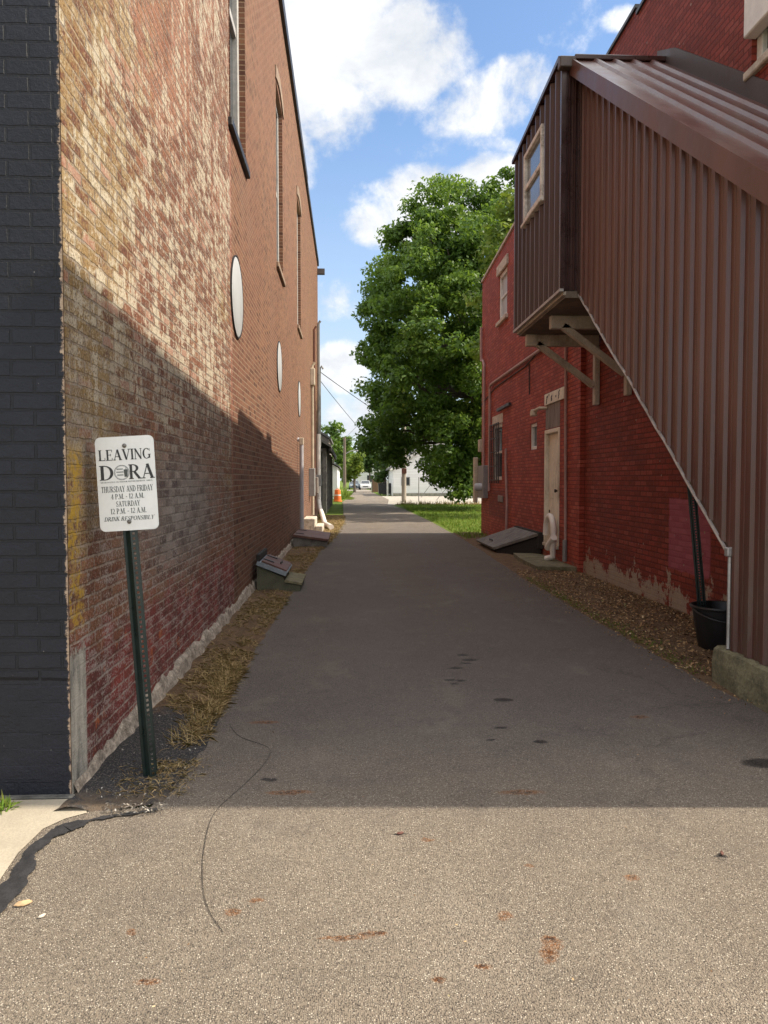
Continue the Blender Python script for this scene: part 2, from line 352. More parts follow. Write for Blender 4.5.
# ------------------------------------------------------------------ mesh helpers
class MB:
    def __init__(s): s.v = []; s.f = []; s.mi = []; s.cur = 0
    def face(s, pts):
        i = len(s.v); s.v += [tuple(p) for p in pts]; s.f.append(tuple(range(i, i + len(pts)))); s.mi.append(s.cur); return s
    def solid(s, vs, fs):
        i = len(s.v); s.v += [tuple(p) for p in vs]
        for f in fs: s.f.append(tuple(i + k for k in f)); s.mi.append(s.cur)
        return s
    def box(s, a, b, bev=0.):
        x0, y0, z0 = (min(a[i], b[i]) for i in range(3)); x1, y1, z1 = (max(a[i], b[i]) for i in range(3))
        if bev <= 0:
            vs = [(x, y, z) for z in (z0, z1) for y in (y0, y1) for x in (x0, x1)]
            return s.solid(vs, [(0, 2, 3, 1), (4, 5, 7, 6), (0, 1, 5, 4), (2, 6, 7, 3), (0, 4, 6, 2), (1, 3, 7, 5)])
        e = bev; vs = []; idx = {}
        for sx in (0, 1):
            for sy in (0, 1):
                for sz in (0, 1):
                    X = (x0, x1)[sx]; Y = (y0, y1)[sy]; Z = (z0, z1)[sz]
                    ix = X + (e if sx == 0 else -e); iy = Y + (e if sy == 0 else -e); iz = Z + (e if sz == 0 else -e)
                    for k, pt in enumerate(((X, iy, iz), (ix, Y, iz), (ix, iy, Z))):
                        idx[(sx, sy, sz, k)] = len(vs); vs.append(pt)
        fs = []
        for ax in range(3):
            for sd in (0, 1):
                q = []
                for (p1, p2) in ((0, 0), (1, 0), (1, 1), (0, 1)):
                    key = [0, 0, 0]; key[ax] = sd; key[(ax + 1) % 3] = p1; key[(ax + 2) % 3] = p2
                    q.append(idx[(*key, ax)])
                fs.append(q if sd else q[::-1])
        for ax in range(3):
            a1, a2 = (ax + 1) % 3, (ax + 2) % 3
            for s1 in (0, 1):
                for s2 in (0, 1):
                    k0 = [0, 0, 0]; k0[a1] = s1; k0[a2] = s2; k1 = list(k0); k1[ax] = 1
                    fs.append([idx[(*k0, a1)], idx[(*k0, a2)], idx[(*k1, a2)], idx[(*k1, a1)]])
        for sx in (0, 1):
            for sy in (0, 1):
                for sz in (0, 1): fs.append([idx[(sx, sy, sz, k)] for k in range(3)])
        return s.solid(vs, fs)
    def prism(s, poly, axis, a, b):          # poly in the two other axes (order Y,Z / X,Z / X,Y)
        def mk(p, w):
            return {'X': (w, p[0], p[1]), 'Y': (p[0], w, p[1]), 'Z': (p[0], p[1], w)}[axis]
        n = len(poly); vs = [mk(p, a) for p in poly] + [mk(p, b) for p in poly]
        fs = [tuple(range(n)), tuple(range(2 * n - 1, n - 1, -1))]
        for i in range(n): j = (i + 1) % n; fs.append((i, n + i, n + j, j))
        return s.solid(vs, fs)
    def bar(s, p0, p1, w, h=None, up=(0, 0, 1)):
        h = h or w; p0 = Vector(p0); p1 = Vector(p1); d = (p1 - p0).normalized(); u = Vector(up)
        if abs(d.dot(u)) > .98: u = Vector((1, 0, 0))
        r = d.cross(u).normalized(); u = r.cross(d)
        vs = [p + r * (a * w / 2) + u * (c * h / 2) for p in (p0, p1) for a, c in ((-1, -1), (1, -1), (1, 1), (-1, 1))]
        return s.solid(vs, [(3, 2, 1, 0), (4, 5, 6, 7), (0, 1, 5, 4), (1, 2, 6, 5), (2, 3, 7, 6), (3, 0, 4, 7)])
    def tube(s, path, r, n=8, caps=True):
        P = [Vector(p) for p in path]; rs = r if isinstance(r, (list, tuple)) else [r] * len(P)
        rings = []; prev = None
        for i, p in enumerate(P):
            d = (P[min(i + 1, len(P) - 1)] - P[max(i - 1, 0)]).normalized()
            if prev is None:
                a = Vector((0, 0, 1)) if abs(d.z) < .9 else Vector((1, 0, 0)); prev = d.cross(a).normalized()
            u = (prev - d * prev.dot(d)).normalized(); w = d.cross(u); prev = u
            rings.append([p + (u * math.cos(k * 2 * math.pi / n) + w * math.sin(k * 2 * math.pi / n)) * rs[i] for k in range(n)])
        vs = [q for rg in rings for q in rg]; fs = []
        for i in range(len(P) - 1):
            for k in range(n):
                j = (k + 1) % n; fs.append((i * n + k, i * n + j, (i + 1) * n + j, (i + 1) * n + k))
        if caps: fs.append(tuple(range(n - 1, -1, -1))); fs.append(tuple(range((len(P) - 1) * n, len(P) * n)))
        return s.solid(vs, fs)
    def lathe(s, prof, c, n=24, axis='Z'):
        vs = []; fs = []
        for (r, h) in prof:
            for k in range(n):
                a = k * 2 * math.pi / n; q = (r * math.cos(a), r * math.sin(a))
                vs.append({'Z': (c[0] + q[0], c[1] + q[1], c[2] + h), 'X': (c[0] + h, c[1] + q[0], c[2] + q[1]), 'Y': (c[0] + q[0], c[1] + h, c[2] + q[1])}[axis])
        for i in range(len(prof) - 1):
            for k in range(n):
                j = (k + 1) % n; fs.append((i * n + k, i * n + j, (i + 1) * n + j, (i + 1) * n + k))
        if prof[0][0] > 1e-4: fs.append(tuple(range(n - 1, -1, -1)))
        if prof[-1][0] > 1e-4: fs.append(tuple(range((len(prof) - 1) * n, len(prof) * n)))
        return s.solid(vs, fs)
    def xf(s, mtx):
        s.v = [tuple(mtx @ Vector(p)) for p in s.v]; return s
    def build(s, name, mat, parent=None, smooth=False, origin=None):
        me = bpy.data.meshes.new(name)
        o = bpy.data.objects.new(name, me); COL.objects.link(o)
        base = Vector((0, 0, 0))
        if parent is not None:
            q = parent
            while q is not None: base += Vector(q.location); q = q.parent
            o.parent = parent
        elif origin is not None:
            o.location = origin; base = Vector(origin)
        me.from_pydata([(p[0] - base[0], p[1] - base[1], p[2] - base[2]) for p in s.v], [], s.f)
        mats = mat if isinstance(mat, list) else [mat]
        for k in mats: me.materials.append(MATS[k] if isinstance(k, str) else k)
        if len(mats) > 1: me.polygons.foreach_set('material_index', s.mi)
        me.update()
        import bmesh
        if len(s.f) < 6000:
            bm = bmesh.new(); bm.from_mesh(me); bmesh.ops.remove_doubles(bm, verts=bm.verts, dist=1e-5)
            bmesh.ops.recalc_face_normals(bm, faces=bm.faces); bm.to_mesh(me); bm.free()
        if smooth:
            for p in me.polygons: p.use_smooth = True
            try: me.set_sharp_from_angle(angle=R(38))
            except Exception: pass
        return o
def npmesh(name, V, F, mat, parent=None, origin=None):
    """V (n,3) array, F (m,4) array of quads"""
    me = bpy.data.meshes.new(name); o = bpy.data.objects.new(name, me); COL.objects.link(o)
    base = np.zeros(3)
    if parent is not None:
        base = np.array(parent.location); o.parent = parent
    elif origin is not None:
        o.location = origin; base = np.array(origin)
    V = V - base
    k = F.shape[1]
    me.vertices.add(len(V)); me.vertices.foreach_set('co', V.astype(np.float32).ravel())
    me.loops.add(F.size); me.loops.foreach_set('vertex_index', F.astype(np.int32).ravel())
    me.polygons.add(len(F)); me.polygons.foreach_set('loop_start', np.arange(0, F.size, k, dtype=np.int32))
    me.update(calc_edges=True); me.materials.append(MATS[mat]); return o

def tag(o, label=None, cat=None, group=None, kind=None):
    if label: o['label'] = label
    if cat: o['category'] = cat
    if group: o['group'] = group
    if kind: o['kind'] = kind
    return o
def thing(name, label, cat, loc, group=None):
    o = bpy.data.objects.new(name, None); COL.objects.link(o); o.location = loc; o.empty_display_size = .2
    return tag(o, label, cat, group)
def struct(name, mb, mat):
    return tag(mb.build(name, mat), None, None, None, 'structure')

# ------------------------------------------------------------------ materials
mat_old_wall(); mat_clean_brick(); mat_navy_brick(); mat_red_brick(True); mat_red_brick(False)
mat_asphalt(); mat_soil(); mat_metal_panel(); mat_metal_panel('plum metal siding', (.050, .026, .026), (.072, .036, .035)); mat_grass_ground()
mat_glass('window glass'); mat_glass('sky glass', (.10, .12, .14), .12)
simple('dark trim', (.014, .014, .016), .5, .2)
simple('dark brown metal', (.045, .020, .017), .30, .2, 4.)
simple('flashing', (.075, .058, .052), .5, .25, 4., dirt=(.07, .045, .035))
simple('galvanised', (.42, .40, .38), .45, .2, 9., metallic=.5)
simple('pale wood', (.70, .66, .60), .75, .22, 7., .003, 50., dirt=(.24, .19, .14))
simple('bracket wood', (.50, .43, .35), .75, .2, 5., .003, 50., dirt=(.32, .25, .19), stretch=(1, 1, .5))
simple('soffit board', (.17, .135, .105), .85, .3, 4.)
simple('white frame', (.68, .66, .61), .6, .15, 8., .002, 40., dirt=(.38, .33, .27))
simple('limestone', (.54, .47, .385), .85, .2, 8., .004, 50., dirt=(.30, .22, .16))
simple('brown stone', (.27, .19, .13), .85, .25, 8., .004, 50.)
simple('pale vent', (.44, .45, .46), .55, .06, 3.)
simple('grey frame', (.42, .40, .37), .6, .15, 8.)
simple('mortar ledge', (.36, .30, .24), .95, .45, 14., .02, 45., dirt=(.20, .16, .12))
simple('concrete', (.30, .28, .23), .9, .25, 5., .006, 60., dirt=(.15, .14, .11))
simple('mossy concrete', (.16, .145, .085), .92, .4, 7., .012, 40., dirt=(.10, .095, .05))
simple('dark concrete', (.10, .095, .085), .9, .4, 9., .008, 50., dirt=(.26, .24, .20))
simple('sidewalk concrete', (.40, .345, .26), .9, .14, 3., .003, 90.)
simple('tar', (.020, .019, .020), .75, .35, 14., .006, 60.)
simple('green hatch wood', (.085, .085, .055), .85, .3, 8., .004, 50.)
simple('hatch iron', (.105, .045, .035), .6, .25, 7., .003, 60., dirt=(.15, .08, .05))
simple('hatch zinc', (.20, .23, .255), .55, .2, 9., metallic=.2)
simple('weathered board', (.155, .145, .13), .85, .3, 6., .004, 50., dirt=(.07, .065, .06))
simple('black wood', (.018, .016, .015), .8, .3)
simple('cream paint', (.74, .67, .54), .6, .12, 5., dirt=(.42, .35, .25), stretch=(1, 1, .5))
simple('grey panel', (.235, .20, .175), .85, .25, 5., dirt=(.12, .10, .09), stretch=(1, 3, .5))
simple('pvc', (.78, .73, .66), .45, .08, 4.)
simple('pink pipe', (.42, .27, .24), .6, .15, 6.)
simple('grey pipe', (.40, .385, .40), .5, .12, 5.)
simple('cream pipe', (.52, .44, .33), .55, .15, 5.)
simple('electric grey', (.24, .235, .225), .5, .15, 5.)
simple('dark iron', (.022, .020, .020), .5, .2)
simple('post green', (.006, .015, .013), .35, .25, 14.)
simple('black plastic', (.012, .012, .013), .5, .2, 9.)
simple('sign white', (.66, .67, .66), .4, .04, 8.)
simple('sign ink', (.02, .02, .022), .5, .1)
simple('sign green ink', (.05, .06, .055), .5, .1)
simple('bolt steel', (.16, .15, .14), .4, .2, metallic=.7)
simple('black cable', (.012, .011, .011), .6, .1)
simple('bark', (.10, .078, .06), .95, .35, 6., .03, 22., stretch=(1, 1, .3))
simple('pole wood', (.31, .265, .215), .9, .2, 6., .006, 40., stretch=(1, 1, .2))
simple('brown pole', (.17, .13, .10), .9, .2, 6., stretch=(1, 1, .2))
simple('rust', (.12, .045, .03), .8, .3)
mat_boards('dark shed boards', (.020, .019, .018), (.075, .070, .062), 'Y', .16)
mat_boards('white siding', (.76, .76, .75), (.82, .82, .81), 'Z', .16, .6)
mat_boards('white shed siding', (.70, .70, .69), (.78, .78, .76), 'Y', .3, .6)
simple('grey shingle', (.13, .125, .12), .9, .3, 10., .008, 30.)
simple('gravel', (.36, .325, .27), .95, .2, 1.2, .01, 60., dirt=(.28, .25, .20))
simple('orange plastic', (.75, .17, .03), .5, .12)
simple('white band', (.72, .70, .66), .5, .08)
simple('car white', (.62, .63, .64), .25, .05)
simple('car blue grey', (.17, .215, .26), .25, .08)
simple('car silver', (.42, .43, .44), .25, .06)
simple('tyre', (.014, .014, .014), .85, .2)
simple('lamp lens', (.70, .70, .66), .2, .05)
mat_boards('brown fence boards', (.20, .115, .062), (.29, .175, .10), 'X', .14)
simple('dumpster black', (.020, .021, .023), .5, .25)
simple('dead leaf', (.42, .28, .15), .8, .25, 20.)
mat_island('tree leaf', [(0, (.038, .085, .013)), (.4, (.078, .155, .022)), (.75, (.135, .225, .034)), (1, (.21, .28, .05))], .5, .42, .4, .55)
mat_island('lime leaf', [(0, (.075, .125, .016)), (.5, (.115, .165, .022)), (1, (.19, .22, .03))], .55, .35, .3, .6)
mat_island('dark leaf', [(0, (.022, .046, .010)), (.6, (.040, .078, .016)), (1, (.07, .11, .02))], .6, .25, .3, .5)
mat_island('straw', [(0, (.20, .14, .06)), (.35, (.37, .25, .12)), (.75, (.52, .385, .20)), (.92, (.36, .28, .12)), (1, (.20, .17, .07))], .8, .15, .2)
mat_island('litter', [(0, (.08, .048, .028)), (.3, (.18, .105, .052)), (.6, (.32, .19, .09)), (.85, (.46, .30, .15)), (.96, (.58, .46, .28)), (1, (.12, .14, .04))], .85, .0, .2)
mat_island('grass blade', [(0, (.085, .165, .018)), (.5, (.13, .215, .026)), (.85, (.20, .26, .04)), (1, (.28, .26, .08))], .7, .25, .2)
mat_island('chips', [(0, (.03, .03, .03)), (.5, (.12, .105, .09)), (.88, (.26, .23, .19)), (1, (.55, .52, .47))], .9, .0, .2)
# siding hides lateral repetition

# ------------------------------------------------------------------ setting: ground
XL, XR, XB = -1.36, 3.90, 3.82
g = MB(); g.face([(-900, -60, -.03), (900, -60, -.03), (900, 1500, -.03), (-900, 1500, -.03)])
struct('ground', g, 'lawn turf')
rd = MB()
edgeL = [(-1.45, 1.0), (-1.45, 3.0), (-1.45, 3.45), (-1.40, 3.58), (-.94, 3.64), (-.86, 4.2), (-.86, 4.6), (-.88, 5.7), (-.86, 8.2), (-.78, 12), (-.64, 17), (-.40, 21), (-.2, 28), (-.3, 40), (-.46, 54), (-.1, 68), (.25, 80), (.7, 110), (.9, 160)]
edgeR = [(6.5, 1.0), (6.5, 3.0), (6.0, 3.38), (5.0, 3.44), (2.86, 3.5), (2.84, 4.2), (2.82, 4.6), (2.74, 5.7), (2.72, 8.2), (2.76, 12), (2.94, 17), (3.02, 21), (3.1, 28), (3.0, 40), (3.2, 54), (3.2, 68), (3.0, 80), (3.0, 110), (3.0, 160)]
def fine(e):
    out = []
    for (a, b) in zip(e[:-1], e[1:]):
        n = max(1, int((b[1] - a[1]) / .12)) if b[1] < 24 else 6
        for i in range(n):
            f = i / n; x = a[0] + (b[0] - a[0]) * f
            out.append((x, a[1] + (b[1] - a[1]) * f))
    out.append(e[-1]); return out
def interp(e, y):
    for a, b in zip(e[:-1], e[1:]):
        if a[1] <= y <= b[1]: return a[0] + (b[0] - a[0]) * (y - a[1]) / (b[1] - a[1])
    return e[-1][0] if y > e[-1][1] else e[0][0]
ys = sorted(set([p[1] for p in fine(edgeL)]))
prev = None
rr = random.Random(3)
for y in ys:
    a = (interp(edgeL, y) + (rr.uniform(-.022, .022) if 3.7 < y < 30 else 0), y, 0.); c = (interp(edgeR, y) + (rr.uniform(-.02, .02) if 4.3 < y < 30 else 0), y, 0.)
    if prev: rd.face([prev[0], prev[1], c, a])
    prev = (a, c)
rd.face([(-1.45, -12, 0), (6.5, -12, 0), (6.5, 1.0, 0), (-1.45, 1.0, 0)])
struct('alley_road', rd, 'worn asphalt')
# street sidewalk on the left, in front of the shop front
sw = MB()
seam = [(-1.36, -12), (-1.36, 2.0), (-1.345, 2.6), (-1.35, 2.95), (-1.375, 3.2), (-1.36, 3.42), (-1.30, 3.52), (-1.22, 3.58)]
for a, b_ in zip(seam[:-1], seam[1:]): sw.face([(-9, a[1], .004), (a[0], a[1], .004), (b_[0], b_[1], .004), (-9, b_[1], .004)])
sw.face([(-9, 3.58, .004), (-1.22, 3.58, .004), (-1.3, 3.74, .004), (-9, 3.745, .004)])
struct('sidewalk', sw, 'sidewalk concrete')
sr = MB(); sr.face([(6.5, -12, .004), (16, -12, .004), (16, 3.4, .004), (6.5, 3.4, .004)])
struct('sidewalk', sr, 'sidewalk concrete')
ts = MB(); pts = []
cl = [(-1.30, 1.6), (-1.31, 2.2), (-1.29, 2.6), (-1.275, 2.85), (-1.29, 3.05), (-1.325, 3.2), (-1.30, 3.34), (-1.26, 3.42), (-1.17, 3.5), (-1.08, 3.535), (-.98, 3.565), (-.88, 3.61)]
sub = []
for a, b_ in zip(cl[:-1], cl[1:]):
    n = max(2, int(math.dist(a, b_) / .012))
    for i in range(n): sub.append((a[0] + (b_[0] - a[0]) * i / n, a[1] + (b_[1] - a[1]) * i / n))
for i, p in enumerate(sub[:-1]):
    q = sub[i + 1]; d = Vector((q[0] - p[0], q[1] - p[1])).normalized(); nrm = Vector((-d.y, d.x))
    w = .036 + .008 * math.sin(i * .13) + .006 * math.sin(i * .47 + 1) + rr.uniform(-.005, .005)
    if p[0] > -1.2: w = .014 + .006 * math.sin(i * .7) + rr.uniform(-.006, .006)
    pts.append((Vector(p) + nrm * w, Vector(p) - nrm * w))
for a, b_ in zip(pts[:-1], pts[1:]):
    ts.face([(*a[0], .008), (*a[1], .008), (*b_[1], .008), (*b_[0], .008)])
struct('tar_seam', ts, 'tar')
# verges
def verge(name, x0f, x1f, y0, y1, z=-.004, amp=.02, step=.1, nx=8):
    mb = MB(); grid = []
    y = y0
    while y <= y1 + 1e-6:
        row = []
        for i in range(nx + 1):
            f = i / nx; x = x0f(y) + (x1f(y) - x0f(y)) * f
            h = z + amp * (.5 + .5 * math.sin(x * 9 + y * 3.1) * math.sin(y * 5.3 + x * 2)) * min(1, 4 * f * (1 - f) + .05) + rr.uniform(0, amp * .35) * (0 < i < nx)
            row.append((x, y, h))
        grid.append(row); y += step
    for a, b_ in zip(grid[:-1], grid[1:]):
        for i in range(nx): mb.face([a[i], a[i + 1], b_[i + 1], b_[i]])
    o = mb.build(name, 'verge soil', smooth=True); tag(o, kind='structure'); return o
verge('soil_verge', lambda y: -1.40, lambda y: interp(edgeL, y) + .05, 3.60, 34., amp=.03)
verge('soil_verge', lambda y: interp(edgeR, y) - .05, lambda y: 3.95, 4.0, 22.4, amp=.035)
lw = MB(); lw.face([(3.0, 22.4, .002), (40, 22.4, .002), (40, 47.8, .002), (3.4, 47.8, .002), (2.7, 47.2, .002), (2.95, 40, .002), (3.05, 28, .002)])
struct('lawn', lw, 'lawn turf')
gl = MB(); gl.face([(2.4, 47.9, .006), (60, 47.9, .006), (60, 73.5, .006), (3.1, 73.5, .006), (3.1, 60, .006)])
struct('gravel_lane', gl, 'gravel')
fs_ = MB(); fs_.face([(-60, 112, .012), (80, 112, .012), (80, 121, .012), (-60, 121, .012)])
struct('cross_street', fs_, 'gravel')

# ------------------------------------------------------------------ left building
def wall_x(X, ydiv, zdiv, holes, nrm, depth, topf=None, mb=None):
    """grid wall on plane x=X with rectangular holes (y0,y1,z0,z1); reveals go inward by depth"""
    mb = mb or MB()
    ysv = sorted(set(ydiv + [h[i] for h in holes for i in (0, 1)])); zsv = sorted(set(zdiv + [h[i] for h in holes for i in (2, 3)]))
    for y0, y1 in zip(ysv[:-1], ysv[1:]):
        for z0, z1 in zip(zsv[:-1], zsv[1:]):
            ym, zm = (y0 + y1) / 2, (z0 + z1) / 2
            if any(h[0] < ym < h[1] and h[2] < zm < h[3] for h in holes): continue
            za, zb = z1, z1
            if topf and z1 == zsv[-1]: za, zb = topf(y0 + 1e-6), topf(y1 - 1e-6)
            mb.face([(X, y0, z0), (X, y1, z0), (X, y1, zb), (X, y0, za)])
    xi = X - nrm * depth
    for (y0, y1, z0, z1) in holes:
        mb.face([(X, y0, z0), (xi, y0, z0), (xi, y0, z1), (X, y0, z1)]); mb.face([(X, y1, z0), (X, y1, z1), (xi, y1, z1), (xi, y1, z0)])
        mb.face([(X, y0, z0), (X, y1, z0), (xi, y1, z0), (xi, y0, z0)]); mb.face([(X, y0, z1), (xi, y0, z1), (xi, y1, z1), (X, y1, z1)])
    return mb
LW = [(9.05, 10.47), (14.85, 16.25), (20.72, 22.2)]
lb = thing('brick_building', 'tall brown brick building with peeling faded paint, left of the alley', 'building', (-7, 18, 0))
Htop, Yend = 10.95, 34.3
w = wall_x(XL, [3.84, 9.15], [0, 5, Htop], [(9.15, 10.47, 5.67, 9.05)], 1, .16, mb=None)
o1 = MB()
for y0, y1 in ((3.785, 9.05),): o1.face([(XL, y0, 0), (XL, y1, 0), (XL, y1, Htop), (XL, y0, Htop)])
o1.face([(XL, 9.05, 0), (XL, 9.15, 0), (XL, 9.15, 5.67), (XL, 9.05, 5.67)]); o1.face([(XL, 9.05, 9.05), (XL, 9.15, 9.05), (XL, 9.15, Htop), (XL, 9.05, Htop)])
o1.face([(XL, 9.05, 5.67), (XL - .16, 9.05, 5.67), (XL - .16, 9.05, 9.05), (XL, 9.05, 9.05)])
tag(o1.build('painted_wall', 'old painted brick', lb), 'side wall with flaking ochre, white and red paint')
o2 = wall_x(XL, [9.15, 25., Yend], [0, Htop], [(9.15, 10.47, 5.67, 9.05)] + [(a, b_, 5.67, 9.05) for a, b_ in LW[1:]], 1, .16)
o2.face([(XL, Yend, 0), (-14, Yend, 0), (-14, Yend, Htop), (XL, Yend, Htop)])
tag(o2.build('side_wall', 'brown brick', lb), 'plain brown brick side wall')
fr = MB(); fr.box((-14, 3.785, 0), (XL - .004, 4.1, Htop))
tag(fr.build('front_wall', 'navy painted brick', lb), 'navy painted brick front')
rf = MB(); rf.box((-14, 4.1, Htop - .4), (XL - .17, Yend - .02, Htop - .25)); rf.build('roof', 'grey shingle', lb)
cp = MB(); cp.box((XL - .3, 3.745, Htop), (XL + .07, 25.1, Htop + .27)); cp.box((XL - .3, 25.1, Htop - .02), (XL + .06, Yend + .05, Htop + .19))
cp.build('coping', 'dark trim', lb)
sc_ = MB(); sc_.box((XL, 33.9, 10.5), (XL + .32, 34.15, 10.72)); sc_.build('scupper', 'flashing', lb)
lg = MB(); y = 3.80; ring = []
while y < 30:
    h = rr.uniform(.05, .12) * min(1, .35 + max(0, y - 3.9) * .5); d = rr.uniform(.02, .055) * min(1, .4 + max(0, y - 3.9) * .4)
    ring.append([(XL + .002, y, h + .03), (XL + d * .7, y, h), (XL + d, y, h * .45), (XL + d + .015, y, -.01)]); y += rr.uniform(.05, .16)
for a, b_ in zip(ring[:-1], ring[1:]):
    for i in range(3): lg.face([a[i], a[i + 1], b_[i + 1], b_[i]])
tag(lg.build('footing', 'mortar ledge', lb), 'crumbling pale mortar ledge at the foot of the wall')
fl = MB(); fl.box((-9, 3.745, 0), (-1.345, 3.784, .012), .004); fl.build('front_footing', 'dark concrete', lb)
for i, (a, b_) in enumerate(LW):
    wf = MB(); xi = XL - .13; z0, z1 = 5.67, 9.05
    t_ = .11
    for (p, q) in (((xi - .04, a, z0), (xi + .05, a + t_, z1)), ((xi - .04, b_ - t_, z0), (xi + .05, b_, z1)), ((xi - .04, a + t_, z0), (xi + .05, b_ - t_, z0 + t_)), ((xi - .04, a + t_, z1 - t_), (xi + .05, b_ - t_, z1)), ((xi - .03, a + t_, 7.3), (xi + .03, b_ - t_, 7.4))):
        wf.box(p, q, .006)
    f_ = wf.build('window', 'grey frame', lb)
    MB().box((xi - .03, a + t_, z0 + t_), (xi - .015, b_ - t_, z1 - t_)).build('pane', 'window glass', f_)
    MB().box((XL - .02, a - .08, z0 - .10), (XL + .05, b_ + .08, z0), .01).build('sill', 'brown stone' if i else 'dark trim', f_)
    if i:
        ar = MB(); n = 10
        for k in range(n):
            f0, f1 = k / n, (k + 1) / n; ya, yb = a - .15 + (b_ - a + .3) * f0, a - .15 + (b_ - a + .3) * f1
            za, zb = z1 - .02 + .16 * math.sin(math.pi * f0), z1 - .02 + .16 * math.sin(math.pi * f1)
            ar.solid([(XL - .02, ya, za), (XL - .02, yb, zb), (XL - .02, yb, zb + .24), (XL - .02, ya, za + .24), (XL + .025, ya, za), (XL + .025, yb, zb), (XL + .025, yb, zb + .22), (XL + .025, ya, za + .22)],
                     [(0, 1, 2, 3), (4, 7, 6, 5), (0, 4, 5, 1), (3, 2, 6, 7), (0, 3, 7, 4), (1, 5, 6, 2)])
        ar.build('lintel', 'brown stone', f_)
for y in (9.5, 15.2, 21.2):
    v_ = MB(); v_.lathe([(.47, 0), (.47, .012), (.455, .018), (.001, .018)], (XL + .001, y, 3.76), 40, 'X'); vo = v_.build('round_vent', 'pale vent', lb, True)
    rg = MB(); rg.lathe([(.475, .001), (.475, .02), (.488, .02), (.488, .001)], (XL + .001, y, 3.76), 40, 'X'); rg.build('rim', 'dark trim', vo)
# utilities near the far end
dp = MB(); dp.tube([(XL + .005, 20.45, 2.62), (XL + .09, 20.45, 2.6), (XL + .11, 20.45, 2.5), (XL + .11, 20.45, .22)], .055, 10); tag(dp.build('downpipe', 'grey pipe', lb, True), 'short pale grey pipe with an elbow at its top')
MB().box((XL + .055, 20.38, 2.48), (XL + .165, 20.52, 2.66), .01).build('pipe_cap', 'cream pipe', lb)
MB().box((XL, 26.2, 1.0), (XL + .2, 26.75, 1.95), .015).build('electric_box', 'electric grey', lb)
MB().box((XL, 28.4, 1.05), (XL + .22, 28.9, 1.65), .015).build('electric_box', 'grey panel', lb)
MB().box((XL, 30.5, 1.3), (XL + .26, 30.9, 1.75), .015).build('electric_box', 'electric grey', lb)
for (y, za, zb, r_, mt) in ((27.6, .3, 5.6, .05, 'cream pipe'), (29.3, .3, 7.2, .04, 'rust'), (33.2, .6, 8.2, .055, 'electric grey')):
    MB().tube([(XL + r_ + .02, y, za), (XL + r_ + .02, y, zb), (XL + r_ + .1, y, zb + .12)], r_, 8).build('conduit', mt, lb, True)
MB().box((XL, 27.45, 4.9), (XL + .16, 27.75, 5.5), .015).build('electric_box', 'cream pipe', lb)
dw = MB(); dw.tube([(XL + .14, 31.2, 3.4), (XL + .14, 31.2, .75), (XL + .20, 30.6, .45), (-.95, 27.5, .30), (-.80, 25.5, .10), (-.55, 23.9, .09)], .085, 10); tag(dw.build('downpipe', 'pvc', lb, True), 'white downpipe whose hose bends out over the ground')
# concrete step
cs = thing('concrete_step', 'two low tan concrete steps against the brick wall near the white drain hose', 'step', (-1.15, 23.4, 0))
m_ = MB(); m_.box((XL + .01, 22.7, -.02), (-1.0, 24.2, .42), .02); m_.build('upper_step', 'limestone', cs)
m_ = MB(); m_.box((-1.0, 22.7, -.02), (-.78, 24.2, .2), .02); m_.build('lower_step', 'limestone', cs)

# cellar hatches by the left wall
h1 = thing('cellar_hatch', 'small raised cellar hatch with rusty brown lid and blue grey rim beside the left wall', 'hatch', (-1.0, 11.1, 0))
MB().prism([(XL + .08, -.02), (XL + .08, .36), (-.92, .20), (-.90, .12), (-.68, .08), (-.68, -.02)], 'Y', 10.72, 11.66).build('curb', 'green hatch wood', h1)
def slab(p0, p1, y0, y1, th):
    d = Vector((p1[0] - p0[0], p1[1] - p0[1])).normalized(); n = Vector((-d.y, d.x)); n = n if n.y > 0 else -n
    return [(p0[0], p0[1]), (p1[0], p1[1]), (p1[0] + n.x * th, p1[1] + n.y * th), (p0[0] + n.x * th, p0[1] + n.y * th)]
MB().prism(slab((XL + .07, .375), (-.88, .215), 0, 0, .055), 'Y', 10.68, 11.7).build('rim', 'hatch zinc', h1)
MB().prism(slab((XL + .14, .415), (-.875, .275), 0, 0, .02), 'Y', 10.735, 11.68).build('lid', 'hatch iron', h1)
MB().prism(slab((-.90, .13), (-.66, .09), 0, 0, .03), 'Y', 10.7, 11.68).build('apron', 'mossy concrete', h1)
MB().box((XL + .07, 10.72, .42), (XL + .12, 11.72, .52), .01).build('backboard', 'black wood', h1)
h2 = thing('cellar_hatch', 'low wide cellar hatch with red brown lid near the foot of the grey downpipe', 'hatch', (-.95, 18.7, 0))
MB().prism([(XL + .08, -.02), (XL + .08, .24), (-.52, .13), (-.52, -.02)], 'Y', 17.75, 19.9).build('curb', 'weathered board', h2)
MB().prism(slab((XL + .07, .25), (-.48, .14), 0, 0, .05), 'Y', 17.7, 19.95).build('lid', 'hatch iron', h2)

for y in (10.95, 11.45): MB().bar((XL + .15, y, .437), (XL + .30, y, .385), .05, .012).build('hinge', 'dark iron', h1)
MB().tube([(-.98, 11.08, .33), (-.98, 11.08, .365), (-.98, 11.3, .365), (-.98, 11.3, .33)], .009, 6).build('handle', 'dark iron', h1, True)
for y in (18.2, 19.4): MB().bar((XL + .10, y, .305), (XL + .30, y, .280), .06, .012).build('hinge', 'dark iron', h2)
